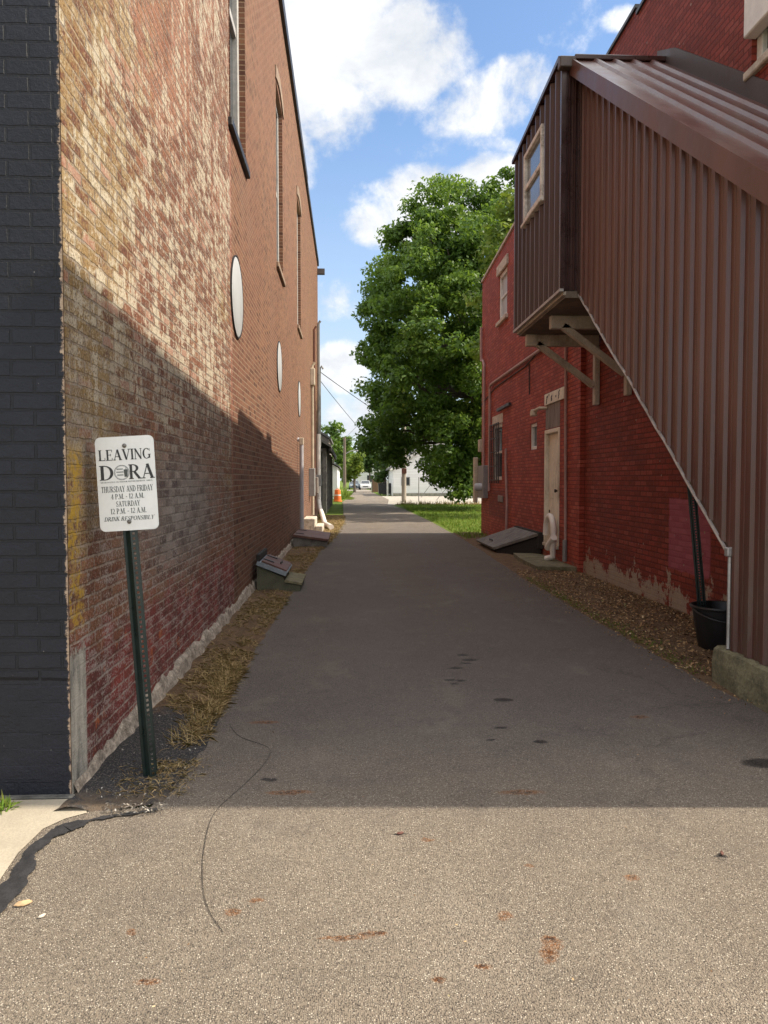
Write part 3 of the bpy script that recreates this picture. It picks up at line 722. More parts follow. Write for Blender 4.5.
# ------------------------------------------------------------------ right buildings
def pl(y, pts):
    for a, b_ in zip(pts[:-1], pts[1:]):
        if a[0] <= y <= b_[0]: return a[1] + (b_[1] - a[1]) * (y - a[0]) / max(1e-6, b_[0] - a[0])
    return pts[-1][1] if y > pts[-1][0] else pts[0][1]
nearTop = [(3.41, 8.28), (7, 8.02), (10.48, 7.81), (10.50, 7.92), (12.62, 7.88)]
rearTop = [(12.62, 7.87), (13.42, 7.86), (13.44, 7.60), (22.1, 7.17)]
rb = thing('brick_building', 'dark red painted brick building behind the brown metal stairway, right of the alley', 'building', (9, 8, 0))
NW = (6.3, 7.46, 5.52, 7.35)
w = wall_x(XR, [3.41, 7, 10.48, 10.50, 12.62], [0, 6.0, 7.6], [NW], -1, .15, lambda y: pl(y, nearTop))
tag(w.build('side_wall', 'red painted brick near', rb), 'red wall with a pink rectangle and flaking plaster at its foot')
m_ = MB(); prof = [(3.46, 0), (12.62, 0), (12.62, 7.88), (10.5, 7.92), (10.48, 7.81), (7, 8.02), (3.46, 8.28)]
m_.prism([(3.41, 0), (3.6, 0), (3.6, 8.24), (3.41, 8.24)], 'X', XR + .004, 15); m_.build('front_wall', 'red painted brick near', rb)
m_ = MB(); m_.prism([(3.6, 7.5), (12.6, 7.2), (12.6, 7.35), (3.6, 7.65)], 'X', XR + .35, 15); m_.build('roof', 'grey shingle', rb)
m_ = MB(); m_.box((15, 3.6, 0), (15.2, 12.6, 7.7)); m_.build('end_wall', 'red painted brick near', rb)
def coping(top, x0, x1, mat, parent, th=.07):
    mb = MB()
    for a, b_ in zip(top[:-1], top[1:]):
        if b_[0] - a[0] < .05: continue
        mb.prism([(a[0], a[1] + .002), (b_[0], b_[1] + .002), (b_[0], b_[1] + th), (a[0], a[1] + th)], 'X', x0, x1)
    return mb.build('coping', mat, parent)
coping(nearTop, XR - .03, XR + .35, 'dark trim', rb, .05)
wf = MB(); a, b_, z0, z1 = NW
xi = XR + .10
for (p, q) in (((xi - .05, a, z0), (xi + .03, a + .1, z1)), ((xi - .05, b_ - .1, z0), (xi + .03, b_, z1)), ((xi - .05, a + .1, z0), (xi + .03, b_ - .1, z0 + .1)), ((xi - .05, a + .1, z1 - .1), (xi + .03, b_ - .1, z1))): wf.box(p, q, .006)
f_ = wf.build('window', 'white frame', rb)
MB().box((xi, a + .1, z0 + .1), (xi + .015, b_ - .1, z1 - .1)).build('pane', 'window glass', f_)
MB().box((XR - .05, a - .1, z0 - .09), (XR + .05, b_ + .07, z0 - .002), .012).build('sill', 'limestone', f_)
MB().box((XR - .09, a + .02, 5.80), (XR + .04, b_ - .005, 7.2), .012).build('storm_sash', 'white band', f_)
MB().box((XR - .02, a - .02, z1 + .003), (XR + .03, b_ + .02, z1 + .22), .01).build('lintel', 'limestone', f_)

rr_b = thing('brick_building', 'bright red painted brick building with a cream door and a barred window, behind the stairway', 'building', (9, 17.4, 0))
UW = (18.62, 19.62, 5.55, 6.72); BW = (19.12, 20.3, 1.55, 2.98); SW = (15.56, 16.12, 2.18, 2.72); DR = (13.9, 14.8, .34, 2.44)
w = wall_x(XB, [12.62, 13.42, 13.44, 22.1], [0, 5.0, 7.0], [UW, BW, SW, DR], -1, .14, lambda y: pl(y, rearTop))
w.face([(XB, 12.62, 0), (XR + .01, 12.62, 0), (XR + .01, 12.62, 7.87), (XB, 12.62, 7.87)])
w.face([(XB, 22.1, 0), (15, 22.1, 0), (15, 22.1, 7.0), (XB, 22.1, 7.17)])
tag(w.build('side_wall', 'red painted brick rear', rr_b), 'red painted brick wall')
m_ = MB(); m_.prism([(12.64, 7.1), (22.08, 6.8), (22.08, 6.95), (12.64, 7.25)], 'X', XB + .35, 15); m_.build('roof', 'grey shingle', rr_b)
m_ = MB(); m_.box((15, 12.64, 0), (15.2, 22.1, 7.3)); m_.build('end_wall', 'red painted brick rear', rr_b)
coping(rearTop, XB - .04, XB + .35, 'limestone', rr_b, .06)
def framed(hole, parent, name, mat, th=.07, pane='window glass', mid=True, X=XB):
    a, b_, z0, z1 = hole; xi = X + .07; wf = MB()
    L = [((xi - .05, a, z0), (xi + .03, a + th, z1)), ((xi - .05, b_ - th, z0), (xi + .03, b_, z1)), ((xi - .05, a + th, z0), (xi + .03, b_ - th, z0 + th)), ((xi - .05, a + th, z1 - th), (xi + .03, b_ - th, z1))]
    if mid: L.append(((xi - .03, a + th, (z0 + z1) / 2 - .03), (xi + .02, b_ - th, (z0 + z1) / 2 + .03)))
    for p, q in L: wf.box(p, q, .005)
    f = wf.build(name, mat, parent)
    MB().box((xi + .003, a + th, z0 + th), (xi + .016, b_ - th, z1 - th)).build('pane', pane, f)
    return f
f_ = framed(UW, rr_b, 'window', 'white frame', .1, 'pale vent')
MB().box((XB - .07, UW[0] - .12, UW[2] - .10), (XB + .03, UW[1] + .12, UW[2] - .002), .01).build('sill', 'limestone', f_)
MB().box((XB - .05, UW[0] - .14, UW[3] + .002), (XB + .03, UW[1] + .14, UW[3] + .24), .01).build('lintel', 'limestone', f_)
f_ = framed(BW, rr_b, 'window', 'white frame', .09)
tag(f_, 'lower window behind black iron bars')
MB().box((XB - .012, BW[0] - .1, BW[3] + .002), (XB + .03, BW[1] + .1, BW[3] + .24), .006).build('lintel', 'limestone', f_)
bars = MB()
for k in range(6): y = BW[0] + (BW[1] - BW[0]) * k / 5; bars.bar((XB - .09, y, BW[2] - .08), (XB - .09, y, BW[3] + .0), .022)
for k in range(5): z = BW[2] + (BW[3] - BW[2]) * k / 4; bars.bar((XB - .09, BW[0], z), (XB - .09, BW[1], z), .022)
for y in (BW[0], BW[1]):
    for z in (BW[2] + .1, BW[3] - .15): bars.bar((XB - .09, y, z), (XB, y, z), .02)
bars.build('security_bars', 'dark iron', f_)
f_ = framed(SW, rr_b, 'window', 'white frame', .07, mid=False); tag(f_, 'tiny window beside the door')
# door
d_ = MB(); a, b_, z0, z1 = DR
for p, q in (((XB - .02, a - .07, z0 + .003), (XB + .10, a + .006, z1 + .07)), ((XB - .02, b_ - .006, z0 + .003), (XB + .10, b_ + .07, z1 + .07)), ((XB - .02, a + .008, z1 - .006), (XB + .10, b_ - .008, z1 + .07)), ((XB - .05, a - .05, z0 - .06), (XB + .08, b_ + .05, z0 + .002))): d_.box(p, q, .008)
do = MB(); do.box((XB + .05, a + .008, z0 + .003), (XB + .09, b_ - .008, z1 - .008))
for (pz0, pz1) in ((.5, 1.05), (1.2, 2.3)):
    for (py0, py1) in ((a + .12, a + .40), (a + .50, a + .78)): do.box((XB + .042, py0, pz0), (XB + .052, py1, pz1), .004)
dd = do.build('door', 'cream paint', rr_b); tag(dd, 'cream painted door with two locks')
d_.build('door_frame', 'cream paint', dd)
MB().lathe([(.035, 0), (.035, -.02), (.018, -.03), (.018, -.05), (.032, -.06), (.032, -.085), (.001, -.09)], (XB + .05, a + .14, 1.35), 14, 'X').build('door_knob', 'dark iron', dd, True)
MB().lathe([(.03, 0), (.03, -.02), (.001, -.022)], (XB + .05, b_ - .14, .95), 12, 'X').build('lock', 'dark iron', dd, True)
MB().box((XB - .004, a - .06, z1 + .09), (XB + .03, b_ + .05, 3.0)).build('transom_panel', 'grey panel', rr_b)
# weathered sign board over the door
sb = MB(); sb.box((XB - .03, 13.52, 2.99), (XB - .002, 14.86, 3.20), .004)
sbo = tag(sb.build('sign_board', 'cream paint', rr_b), 'cream sign board with flaked dark lettering')
lt = MB(); rs = random.Random(5); xs = XB - .033
def mark(y, z, pts, wd):   # y runs towards the camera to the right
    for (p, q) in zip(pts[:-1], pts[1:]):
        lt.bar((xs, y - p[0], z + p[1]), (xs, y - q[0], z + q[1]), wd, .004, up=(1, 0, 0))
mark(14.72, 3.02, [(0, .0), (.06, .02), (.02, .06), (.08, .09), (.03, .12)], .035)
mark(14.64, 3.13, [(0, .02), (.05, .0)], .03); mark(14.52, 3.14, [(0, 0), (.02, .035)], .03)
mark(14.36, 3.04, [(0, .0), (.07, .015), (.0, .05), (.08, .09)], .035)
mark(14.05, 3.08, [(0, 0), (.05, .01)], .035)
mark(13.86, 3.03, [(0, 0), (.05, .02)], .028); mark(13.86, 3.07, [(0, 0), (.07, .03), (.02, .06), (.09, .10)], .03)
lt.build('lettering', 'sign ink', sbo)
# lamp over door
lm = MB(); lm.tube([(XB - .002, 14.75, 2.93), (XB - .14, 14.8, 2.94), (XB - .2, 14.98, 2.9)], .03, 8); lm.lathe([(.001, .06), (.05, .05), (.07, .0), (.072, -.07), (.06, -.08), (.001, -.06)], (XB - .2, 15.02, 2.88), 14)
tag(lm.build('wall_lamp', 'cream pipe', rr_b, True), 'pale wall lamp left of the sign board')
# iron arm left of door
MB().bar((XB - .05, 18.0, 3.34), (XB - .05, 19.5, 3.32), .05, .07).build('iron_arm', 'dark iron', rr_b)
# conduits
def tubepart(path, r_, mat, name='conduit', parent=rr_b): return MB().tube(path, r_, 8).build(name, mat, parent, True)
xc = XB - .05
tubepart([(xc, 20.6, 1.25), (xc, 20.6, 4.02), (xc, 20.45, 4.08), (xc, 20.2, 4.09), (xc, 16, 4.11), (xc, 12.8, 4.13)], .032, 'pink pipe')
tubepart([(xc, 21.5, 1.25), (xc, 21.5, 4.75), (xc, 21.65, 4.9), (xc, 21.95, 4.95), (xc, 22.0, 5.1), (xc, 22.0, 5.9)], .032, 'pink pipe')
tubepart([(xc + .02, 13.32, .45), (xc + .02, 13.38, 2.6), (xc + .02, 13.42, 4.6), (xc + .02, 13.42, 6.3)], .024, 'pink pipe')
tubepart([(xc + .01, 13.32, .12), (xc + .01, 13.32, .50)], .04, 'electric grey')
tubepart([(xc, 18.35, .1), (xc, 18.25, 1.0), (xc, 18.45, 2.0), (xc, 18.4, 2.3)], .028, 'pink pipe')
tubepart([(XB - .02, 22.05, 3.7), (XB - .02, 20, 3.95), (XB - .02, 16.5, 4.0), (XB - .02, 13.4, 4.35)], .012, 'black cable', 'cable')
tubepart([(XB - .02, 16.2, 4.0), (XB - .02, 16.15, 3.35)], .012, 'black cable', 'cable')
bx = MB(); bx.box((XB - .14, 21.0, 1.05), (XB - .002, 21.9, 1.95), .01); bx.build('electric_box', 'electric grey', rr_b)
bx = MB(); bx.box((XB - .13, 21.7, 2.35), (XB - .002, 21.95, 2.7), .01); bx.build('electric_box', 'cream pipe', rr_b)
bx = MB(); bx.lathe([(.11, 0), (.11, -.14), (.09, -.19), (.001, -.2)], (XB - .14, 21.3, 1.35), 16, 'X'); bx.build('meter', 'pale vent', rr_b, True)
MB().box((XB - .22, 22.0, .9), (XB - .12, 22.25, 2.2), .01).build('meter_board', 'cream pipe', rr_b)
# patched arch sill under barred window
MB().box((XB - .03, 18.9, 1.0), (XB - .002, 19.5, 1.16), .01).build('patch', 'grey panel', rr_b)
# white pvc trap by the door
pv = MB(); xq = XB - .12
def arc(cy, cz, r_, a0, a1, n=9): return [(xq, cy + r_ * math.cos(R(a0 + (a1 - a0) * k / n)), cz + r_ * math.sin(R(a0 + (a1 - a0) * k / n))) for k in range(n + 1)]
pv.tube([(xq, 14.31, .52)] + arc(14.03, .62, .27, 0, 180) + [(xq, 13.76, .50)], .055, 10)
pv.tube([(xq - .03, 13.62, .52), (xq - .05, 13.9, .36), (xq - .05, 13.98, .30)], .06, 10)
pv.tube([(xq, 13.72, .46), (xq, 13.82, .3), (xq, 13.80, .16), (xq - .1, 13.9, .11)], .055, 10)
tag(pv.build('drain_pipe', 'pvc', rr_b, True), 'looped white plastic drain pipe in front of the door')
# stoop
st_ = MB(); st_.prism([(3.18, 12.9), (3.86, 12.72), (3.86, 15.2), (3.30, 15.3), (3.2, 14.2)], 'Z', -.03, .085)
tag(st_.build('stoop_slab', 'mossy concrete', origin=(3.5, 14, 0)), 'low cracked concrete slab below the cream door', 'slab')
# cellar hatch on the right
h3 = thing('cellar_hatch', 'sloping grey weathered plank hatch on the right, leaning up to the red wall', 'hatch', (3.45, 16.6, 0))
def hq(x, z): return (x, z)
def skew(mb, k):   # shear in Y with X so the hatch sits slightly askew
    mb.v = [(p[0], p[1] + k * (3.82 - p[0]), p[2]) for p in mb.v]; return mb
skew(MB().prism([(3.12, -.02), (3.12, .07), (3.79, .44), (3.79, -.02)], 'Y', 14.95, 17.0), 1.6).build('curb', 'black wood', h3)
skew(MB().prism([(3.06, .075), (3.745, .45), (3.72, .495), (3.04, .12)], 'Y', 14.9, 17.05), 1.6).build('lid', 'weathered board', h3)
skew(MB().prism([(3.73, .2), (3.80, .2), (3.80, .52), (3.73, .52)], 'Y', 14.85, 17.1), 1.6).build('header', 'black wood', h3)

skew(MB().tube([(3.16, 15.8, .20), (3.155, 15.8, .235), (3.155, 16.05, .235), (3.16, 16.05, .20)], .012, 6), 1.6).build('handle', 'dark iron', h3, True)
# ------------------------------------------------------------------ covered stairway
sw_ = thing('covered_stairway', 'enclosed brown corrugated metal stairway with an overhanging box and brackets, on the red building', 'stairway', (3.4, 8, 0))
XS, XX = 2.85, 2.63
def zr(y): return 6.65 - .694 * (9.47 - y)
def zb(y): return .285 if y < 5.6 else 1.01 + .732 * (y - 5.6)
def ribs(u0, u1, pitch=.205, depth=.026, flat=.13, slope=.018):
    out = []; u = u0
    while u < u1 - 1e-6:
        for du, d in ((0, 0), (flat * .5, 0), (flat * .5 + .005, .004), (flat * .5 + .018, .004), (flat * .5 + .023, 0), (flat, 0), (flat + slope, depth), (pitch - slope, depth), (pitch, 0)):
            if u + du <= u1: out.append((u + du, d))
        u += pitch
    out.append((u1, 0)); res = [out[0]]
    for q in out[1:]:
        if q[0] - res[-1][0] > 1e-5: res.append(q)
    return res
mb = MB(); pr = ribs(3.72, 9.47)
def addwall(prof, bot, top, mk):
    for (u0, d0), (u1, d1) in zip(prof[:-1], prof[1:]):
        mb.face([mk(u0, d0, bot(u0 + 1e-4)), mk(u1, d1, bot(u1 - 1e-4)), mk(u1, d1, top(u1)), mk(u0, d0, top(u0))])
pr = sorted(set(pr + [(5.6, 0.)]))
addwall(pr, zb, lambda y: zr(y) - .03, lambda u, d, z: (XS - d, u, z))
mb.build('side_panel', 'brown metal siding', sw_)
mb = MB(); WN = (10.36, 11.42, 5.32, 6.30)
def boxtop(y): return 6.64 - .06 * (y - 9.47)
pr = ribs(9.50, 12.10, .26, .045, .165, .03)
for (u0, d0), (u1, d1) in zip(pr[:-1], pr[1:]):
    um = (u0 + u1) / 2
    segs = [(3.89, WN[2]), (WN[3], None)] if WN[0] < um < WN[1] else [(3.89, None)]
    for s0, s1 in segs:
        mb.face([(XX - d0, u0, s0), (XX - d1, u1, s0), (XX - d1, u1, s1 or boxtop(u1)), (XX - d0, u0, s1 or boxtop(u0))])
pr = ribs(XX + .03, XR, .12, .02, .08, .01)
for (u0, d0), (u1, d1) in zip(pr[:-1], pr[1:]):
    mb.face([(u0, 12.10 + d0, 3.89), (u0, 12.10 + d0, 6.5), (u1, 12.10 + d1, 6.5), (u1, 12.10 + d1, 3.89)])
mb.build('landing_panel', 'plum metal siding', sw_)
mb = MB(); pr = ribs(XX + .01, XS + .05, .075, .012, .045, .01)
for (u0, d0), (u1, d1) in zip(pr[:-1], pr[1:]): mb.face([(u0, 9.49 - d0, 3.89), (u1, 9.49 - d1, 3.89), (u1, 9.49 - d1, 6.63), (u0, 9.49 - d0, 6.63)])
mb.face([(XS + .05, 9.49, 3.89), (XR, 9.49, 3.89), (XR, 9.49, 4.2), (XS + .05, 9.49, 4.2)])
mb.build('return_panel', 'dark brown metal', sw_)
for p_, q_ in (((XX - .035, 9.465, 3.87), (XX + .03, 9.53, 6.62)), ((XX - .035, 12.08, 3.87), (XX + .03, 12.14, 6.46)), ((XS - .04, 9.40, 3.84), (XS + .0, 9.46, 6.45))):
    MB().box(p_, q_, .004).build('corner_trim', 'dark brown metal', sw_)
mb = MB(); mb.bar((XX - .02, 9.44, 3.88), (XX - .02, 12.14, 3.88), .05, .035); mb.build('base_trim', 'galvanised', sw_)
# roof: ribs run down the slope
mb = MB(); pr = [(XS - .12, 0), (XS - .02, 0)]
x = XS - .02
while x < XR - .05:
    pr += [(x + .14, 0), (x + .162, .035), (x + .198, .035), (x + .22, 0)]; x += .235
pr = [q for q in pr if q[0] < XR - .02] + [(XR - .012, 0)]
ysl = (3.55, 9.50)
for (u0, d0), (u1, d1) in zip(pr[:-1], pr[1:]):
    mb.face([(u0, ysl[0], zr(ysl[0]) + d0), (u1, ysl[0], zr(ysl[0]) + d1), (u1, ysl[1], zr(ysl[1]) + d1), (u0, ysl[1], zr(ysl[1]) + d0)])
mb.build('stair_roof', 'brown metal siding', sw_)
mb = MB(); mb.prism([(9.50, 6.655), (12.2, 6.50), (12.2, 6.55), (9.50, 6.715)], 'X', XX - .07, XR - .005); ro = mb.build('landing_roof', 'dark brown metal', sw_)
mb = MB(); mb.bar((XS - .14, 3.55, zr(3.55) - .075), (XS - .14, 9.46, zr(9.46) - .075), .03, .17); mb.build('fascia', 'brown metal siding', sw_)
mb = MB(); mb.box((XX - .08, 9.38, 6.53), (XX + .12, 9.50, 6.66), .01); mb.build('corner_cap', 'flashing', sw_)
mb = MB(); mb.box((XS - .1, 9.44, zr(9.46) + .01), (XR - .01, 9.56, zr(9.46) + .075), .01); mb.build('ridge_cap', 'dark brown metal', sw_)
mb = MB()
mb.solid([(XR - .03, 3.55, zr(3.55)), (XR - .03, 9.72, zr(9.6)), (XR - .03, 9.72, zr(9.72) + .10), (XR - .03, 9.2, zr(9.2) + .22), (XR - .03, 3.55, zr(3.55) + .22),
          (XR - .004, 3.55, zr(3.55)), (XR - .004, 9.72, zr(9.6)), (XR - .004, 9.72, zr(9.72) + .10), (XR - .004, 9.2, zr(9.2) + .22), (XR - .004, 3.55, zr(3.55) + .22)],
         [(0, 1, 2, 3, 4), (9, 8, 7, 6, 5), (0, 5, 6, 1), (1, 6, 7, 2), (2, 7, 8, 3), (3, 8, 9, 4), (4, 9, 5, 0)])
mb.build('wall_flashing', 'flashing', sw_)
# bottom edge trims
mb = MB(); q = [(XS - .02, 5.6, .99)]
for k in range(1, 20):
    y = 5.6 + k * 3.86 / 19; q.append((XS - .02 + rr.uniform(-.006, .006), y, zb(y) - .005 + rr.uniform(-.012, .012)))
mb.tube(q, .014, 6); mb.tube([(XS - .022, 5.585, .29), (XS - .022, 5.585, 1.0)], .014, 6); mb.box((XS - .05, 5.56, .98), (XS + .01, 5.62, 1.05), .008)
mb.build('edge_trim', 'galvanised', sw_)
# stringer and underside of the flight
mb = MB(); mb.prism([(5.62, .95), (9.46, 3.76), (9.46, 3.9), (5.62, 1.09)], 'X', XS + .03, XR - .01); mb.build('stair_underside', 'soffit board', sw_)
mb = MB(); mb.box((XS + .03, 5.6, .02), (XR - .01, 5.66, 1.0)); mb.build('lower_end_panel', 'soffit board', sw_)
mb = MB(); mb.box((XX + .04, 9.5, 3.80), (XR - .01, 12.08, 3.885)); mb.build('landing_floor', 'soffit board', sw_)
mb = MB(); mb.box((XX + .01, 9.49, 3.83), (XX + .05, 12.1, 3.875)); mb.build('landing_joist', 'bracket wood', sw_)
for (y, xe, zw) in ((10.55, 2.76, 2.72), (11.92, 2.74, 2.72)):
    MB().box((xe, y - .05, 3.62), (XR - .02, y + .05, 3.798), .008).build('beam', 'bracket wood', sw_)
    MB().bar((xe + .18, y, 3.66), (XR - .09, y, zw + .30), .085, .10, up=(0, 1, 0)).build('brace', 'bracket wood', sw_)
    MB().box((XR - .085, y - .055, zw), (XR - .004, y + .055, 3.618), .008).build('wall_post', 'bracket wood', sw_)
# stairway window
wf = MB(); a, b_, z0, z1 = WN; th = .065
for p, q in (((XX - .06, a, z0), (XX + .03, a + th, z1)), ((XX - .06, b_ - th, z0), (XX + .03, b_, z1)), ((XX - .06, a + th, z0), (XX + .03, b_ - th, z0 + th)), ((XX - .06, a + th, z1 - th), (XX + .03, b_ - th, z1)), ((XX - .045, a + th, (z0 + z1) / 2 - .035), (XX + .03, b_ - th, (z0 + z1) / 2 + .035))): wf.box(p, q, .006)
f_ = wf.build('window', 'pale wood', sw_)
MB().box((XX - .012, a + th, z0 + th), (XX + .01, b_ - th, z1 - th)).build('pane', 'sky glass', f_)
MB().box((XX - .085, a - .05, z0 - .05), (XX - .0, b_ + .05, z0 - .002), .008).build('sill', 'pale wood', f_)
# lower front of stairway (towards the street)
mb = MB(); mb.box((XS + .01, 3.70, .285), (XR - .01, 3.76, zr(3.7) - .05)); mb.build('front_panel', 'brown metal siding', sw_)
# concrete footing
cb = MB(); n = 14; rgs = []
for k in range(n + 1):
    y = 3.62 + (5.74 - 3.62) * k / n; j = lambda a=.012: rr.uniform(-a, a)
    rgs.append([(2.78 + j(), y, -.03), (2.78 + j(), y, .16 + j()), (2.80 + j(.008), y, .265 + j(.008)), (2.825, y, .283), (3.20, y, .283), (3.2, y, -.03)])
for a_, c_ in zip(rgs[:-1], rgs[1:]):
    for i in range(5): cb.face([a_[i], a_[i + 1], c_[i + 1], c_[i]])
cb.face(rgs[0]); cb.face(rgs[-1])
tag(cb.build('concrete_footing', 'mossy concrete', origin=(2.98, 4.7, 0)), 'rough mossy concrete block under the brown metal stairway', 'footing')

# ------------------------------------------------------------------ bucket with leaning post
bk = thing('bucket', 'black plastic bucket on the leaf litter against the stairway end', 'bucket', (3.38, 6.82, 0))
b1 = MB(); b1.lathe([(.18, .0), (.19, .01), (.247, .36), (.262, .365), (.268, .38), (.262, .395), (.247, .392), (.235, .36), (.175, .03), (.001, .03)], (3.38, 6.82, .02), 28)
b1.build('tub', 'black plastic', bk, True)
b2 = MB(); b2.tube([(3.38 + .262 * math.cos(R(a)), 6.82 + .262 * math.sin(R(a)), .385 - .09 * math.sin(R(a) - R(180))) for a in range(180, 361, 15)], .008, 6); b2.build('handle', 'dark iron', bk, True)
def channel_post(length, w=.078, d=.035, hole=True):
    """hat section post along z from 0, open side to +y, web facing -y, with rows of holes"""
    mb = MB(); wb = w * .42
    def strip(p, q):  # profile segment
        mb.face([(p[0], p[1], 0), (q[0], q[1], 0), (q[0], q[1], length), (p[0], p[1], length)])
    prof = [(-w / 2, d), (-w / 2 + .014, d), (-wb / 2, 0), (wb / 2, 0), (w / 2 - .014, d), (w / 2, d)]
    th = .004
    for k, (p, q) in enumerate(zip(prof[:-1], prof[1:])):
        if k == 2:
            hs = .0065; z = .025; xs_ = [p[0], -hs, hs, q[0]]
            zs = [0]
            while z < length - .02: zs += [z - hs, z + hs]; z += .0254
            zs.append(length)
            for i in range(len(zs) - 1):
                for j in range(3):
                    if j == 1 and i % 2 == 1: continue
                    mb.face([(xs_[j], 0, zs[i]), (xs_[j + 1], 0, zs[i]), (xs_[j + 1], 0, zs[i + 1]), (xs_[j], 0, zs[i + 1])])
        else:
            strip(p, q); n_ = Vector((q[1] - p[1], p[0] - q[0])).normalized() * -th
            strip((p[0] + n_.x, p[1] + n_.y), (q[0] + n_.x, q[1] + n_.y))
            for z in (0, length):
                mb.face([(p[0], p[1], z), (q[0], q[1], z), (q[0] + n_.x, q[1] + n_.y, z), (p[0] + n_.x, p[1] + n_.y, z)])
    return mb
def lean(base, pitch, roll, yaw):
    return Matrix.Translation(base) @ Matrix.Rotation(roll, 4, 'Y') @ Matrix.Rotation(pitch, 4, 'X') @ Matrix.Rotation(yaw, 4, 'Z')
pm = channel_post(2.6).xf(lean((3.30, 6.95, .06), R(-1), R(-5.5), R(-20)))
tag(pm.build('signpost', 'post green', origin=(3.30, 6.95, .06)), 'dark perforated metal post standing in the black bucket', 'post')

# ------------------------------------------------------------------ street sign with lettering
sg = thing('street_sign', 'white parking style sign reading LEAVING DORA on a leaning dark green post', 'sign', (-1.03, 3.99, 0))
SM = lean((-1.035, 3.97, -.12), R(-1.5), R(-4.3), 0.)
pmx = channel_post(1.90)
pmx.xf(SM @ Matrix.Translation((.032, 0, 0)) @ Matrix.Rotation(R(38), 4, 'Z'))
pmx.build('post', 'post green', sg)
PW, PH, z0p = .297, .482, 1.415
pn = MB(); r_ = .028; outl = []
for cx, cz, a0 in ((PW / 2 - r_, PH - r_, 0), (-PW / 2 + r_, PH - r_, 90), (-PW / 2 + r_, r_, 180), (PW / 2 - r_, r_, 270)):
    for k in range(7): a = R(a0 + 15 * k); outl.append((cx + r_ * math.cos(a), z0p + cz + r_ * math.sin(a)))
SM2 = SM @ Matrix.Translation((-.005, -.012, 0)) @ Matrix.Rotation(R(1), 4, 'Y')
pn.prism(outl, 'Y', -.003, 0.); pn.xf(SM2)
pno = pn.build('panel', 'sign white', sg)
for bz in (PH - .048, .045): MB().lathe([(.011, 0), (.011, -.004), (.006, -.007), (.001, -.008)], (0, -.003, z0p + bz), 12, 'Y').xf(SM2).build('bolt', 'bolt steel', pno)
# serif lettering: strokes on a unit cap height
class G:
    def __init__(s): s.q = []
    def st(s, p, q, w):            # straight stroke
        p = Vector(p); q = Vector(q); d = (q - p).normalized(); n = Vector((-d.y, d.x)) * w / 2
        s.q.append([p - n, q - n, q + n, p + n]); return s
    def v(s, x, y0=0., y1=1., w=.15, sf=(1, 1)):
        s.q.append([(x - w / 2, y0), (x + w / 2, y0), (x + w / 2, y1), (x - w / 2, y1)])
        if sf[0]: s.h(x - w / 2 - .06, x + w / 2 + .06, y0)
        if sf[1]: s.h(x - w / 2 - .06, x + w / 2 + .06, y1 - .045)
        return s
    def h(s, x0, x1, y, t=.06): s.q.append([(x0, y), (x1, y), (x1, y + t), (x0, y + t)]); return s
    def arc(s, cx, cy, rx, ry, a0, a1, thick=.15, thin=.06, n=14):
        def pt(a, k): return (cx + (rx - k * thick) * math.cos(a), cy + (ry - k * thin) * math.sin(a))
        for i in range(n):
            a, b = R(a0 + (a1 - a0) * i / n), R(a0 + (a1 - a0) * (i + 1) / n)
            s.q.append([pt(a, 0), pt(b, 0), pt(b, 1), pt(a, 1)])
        return s
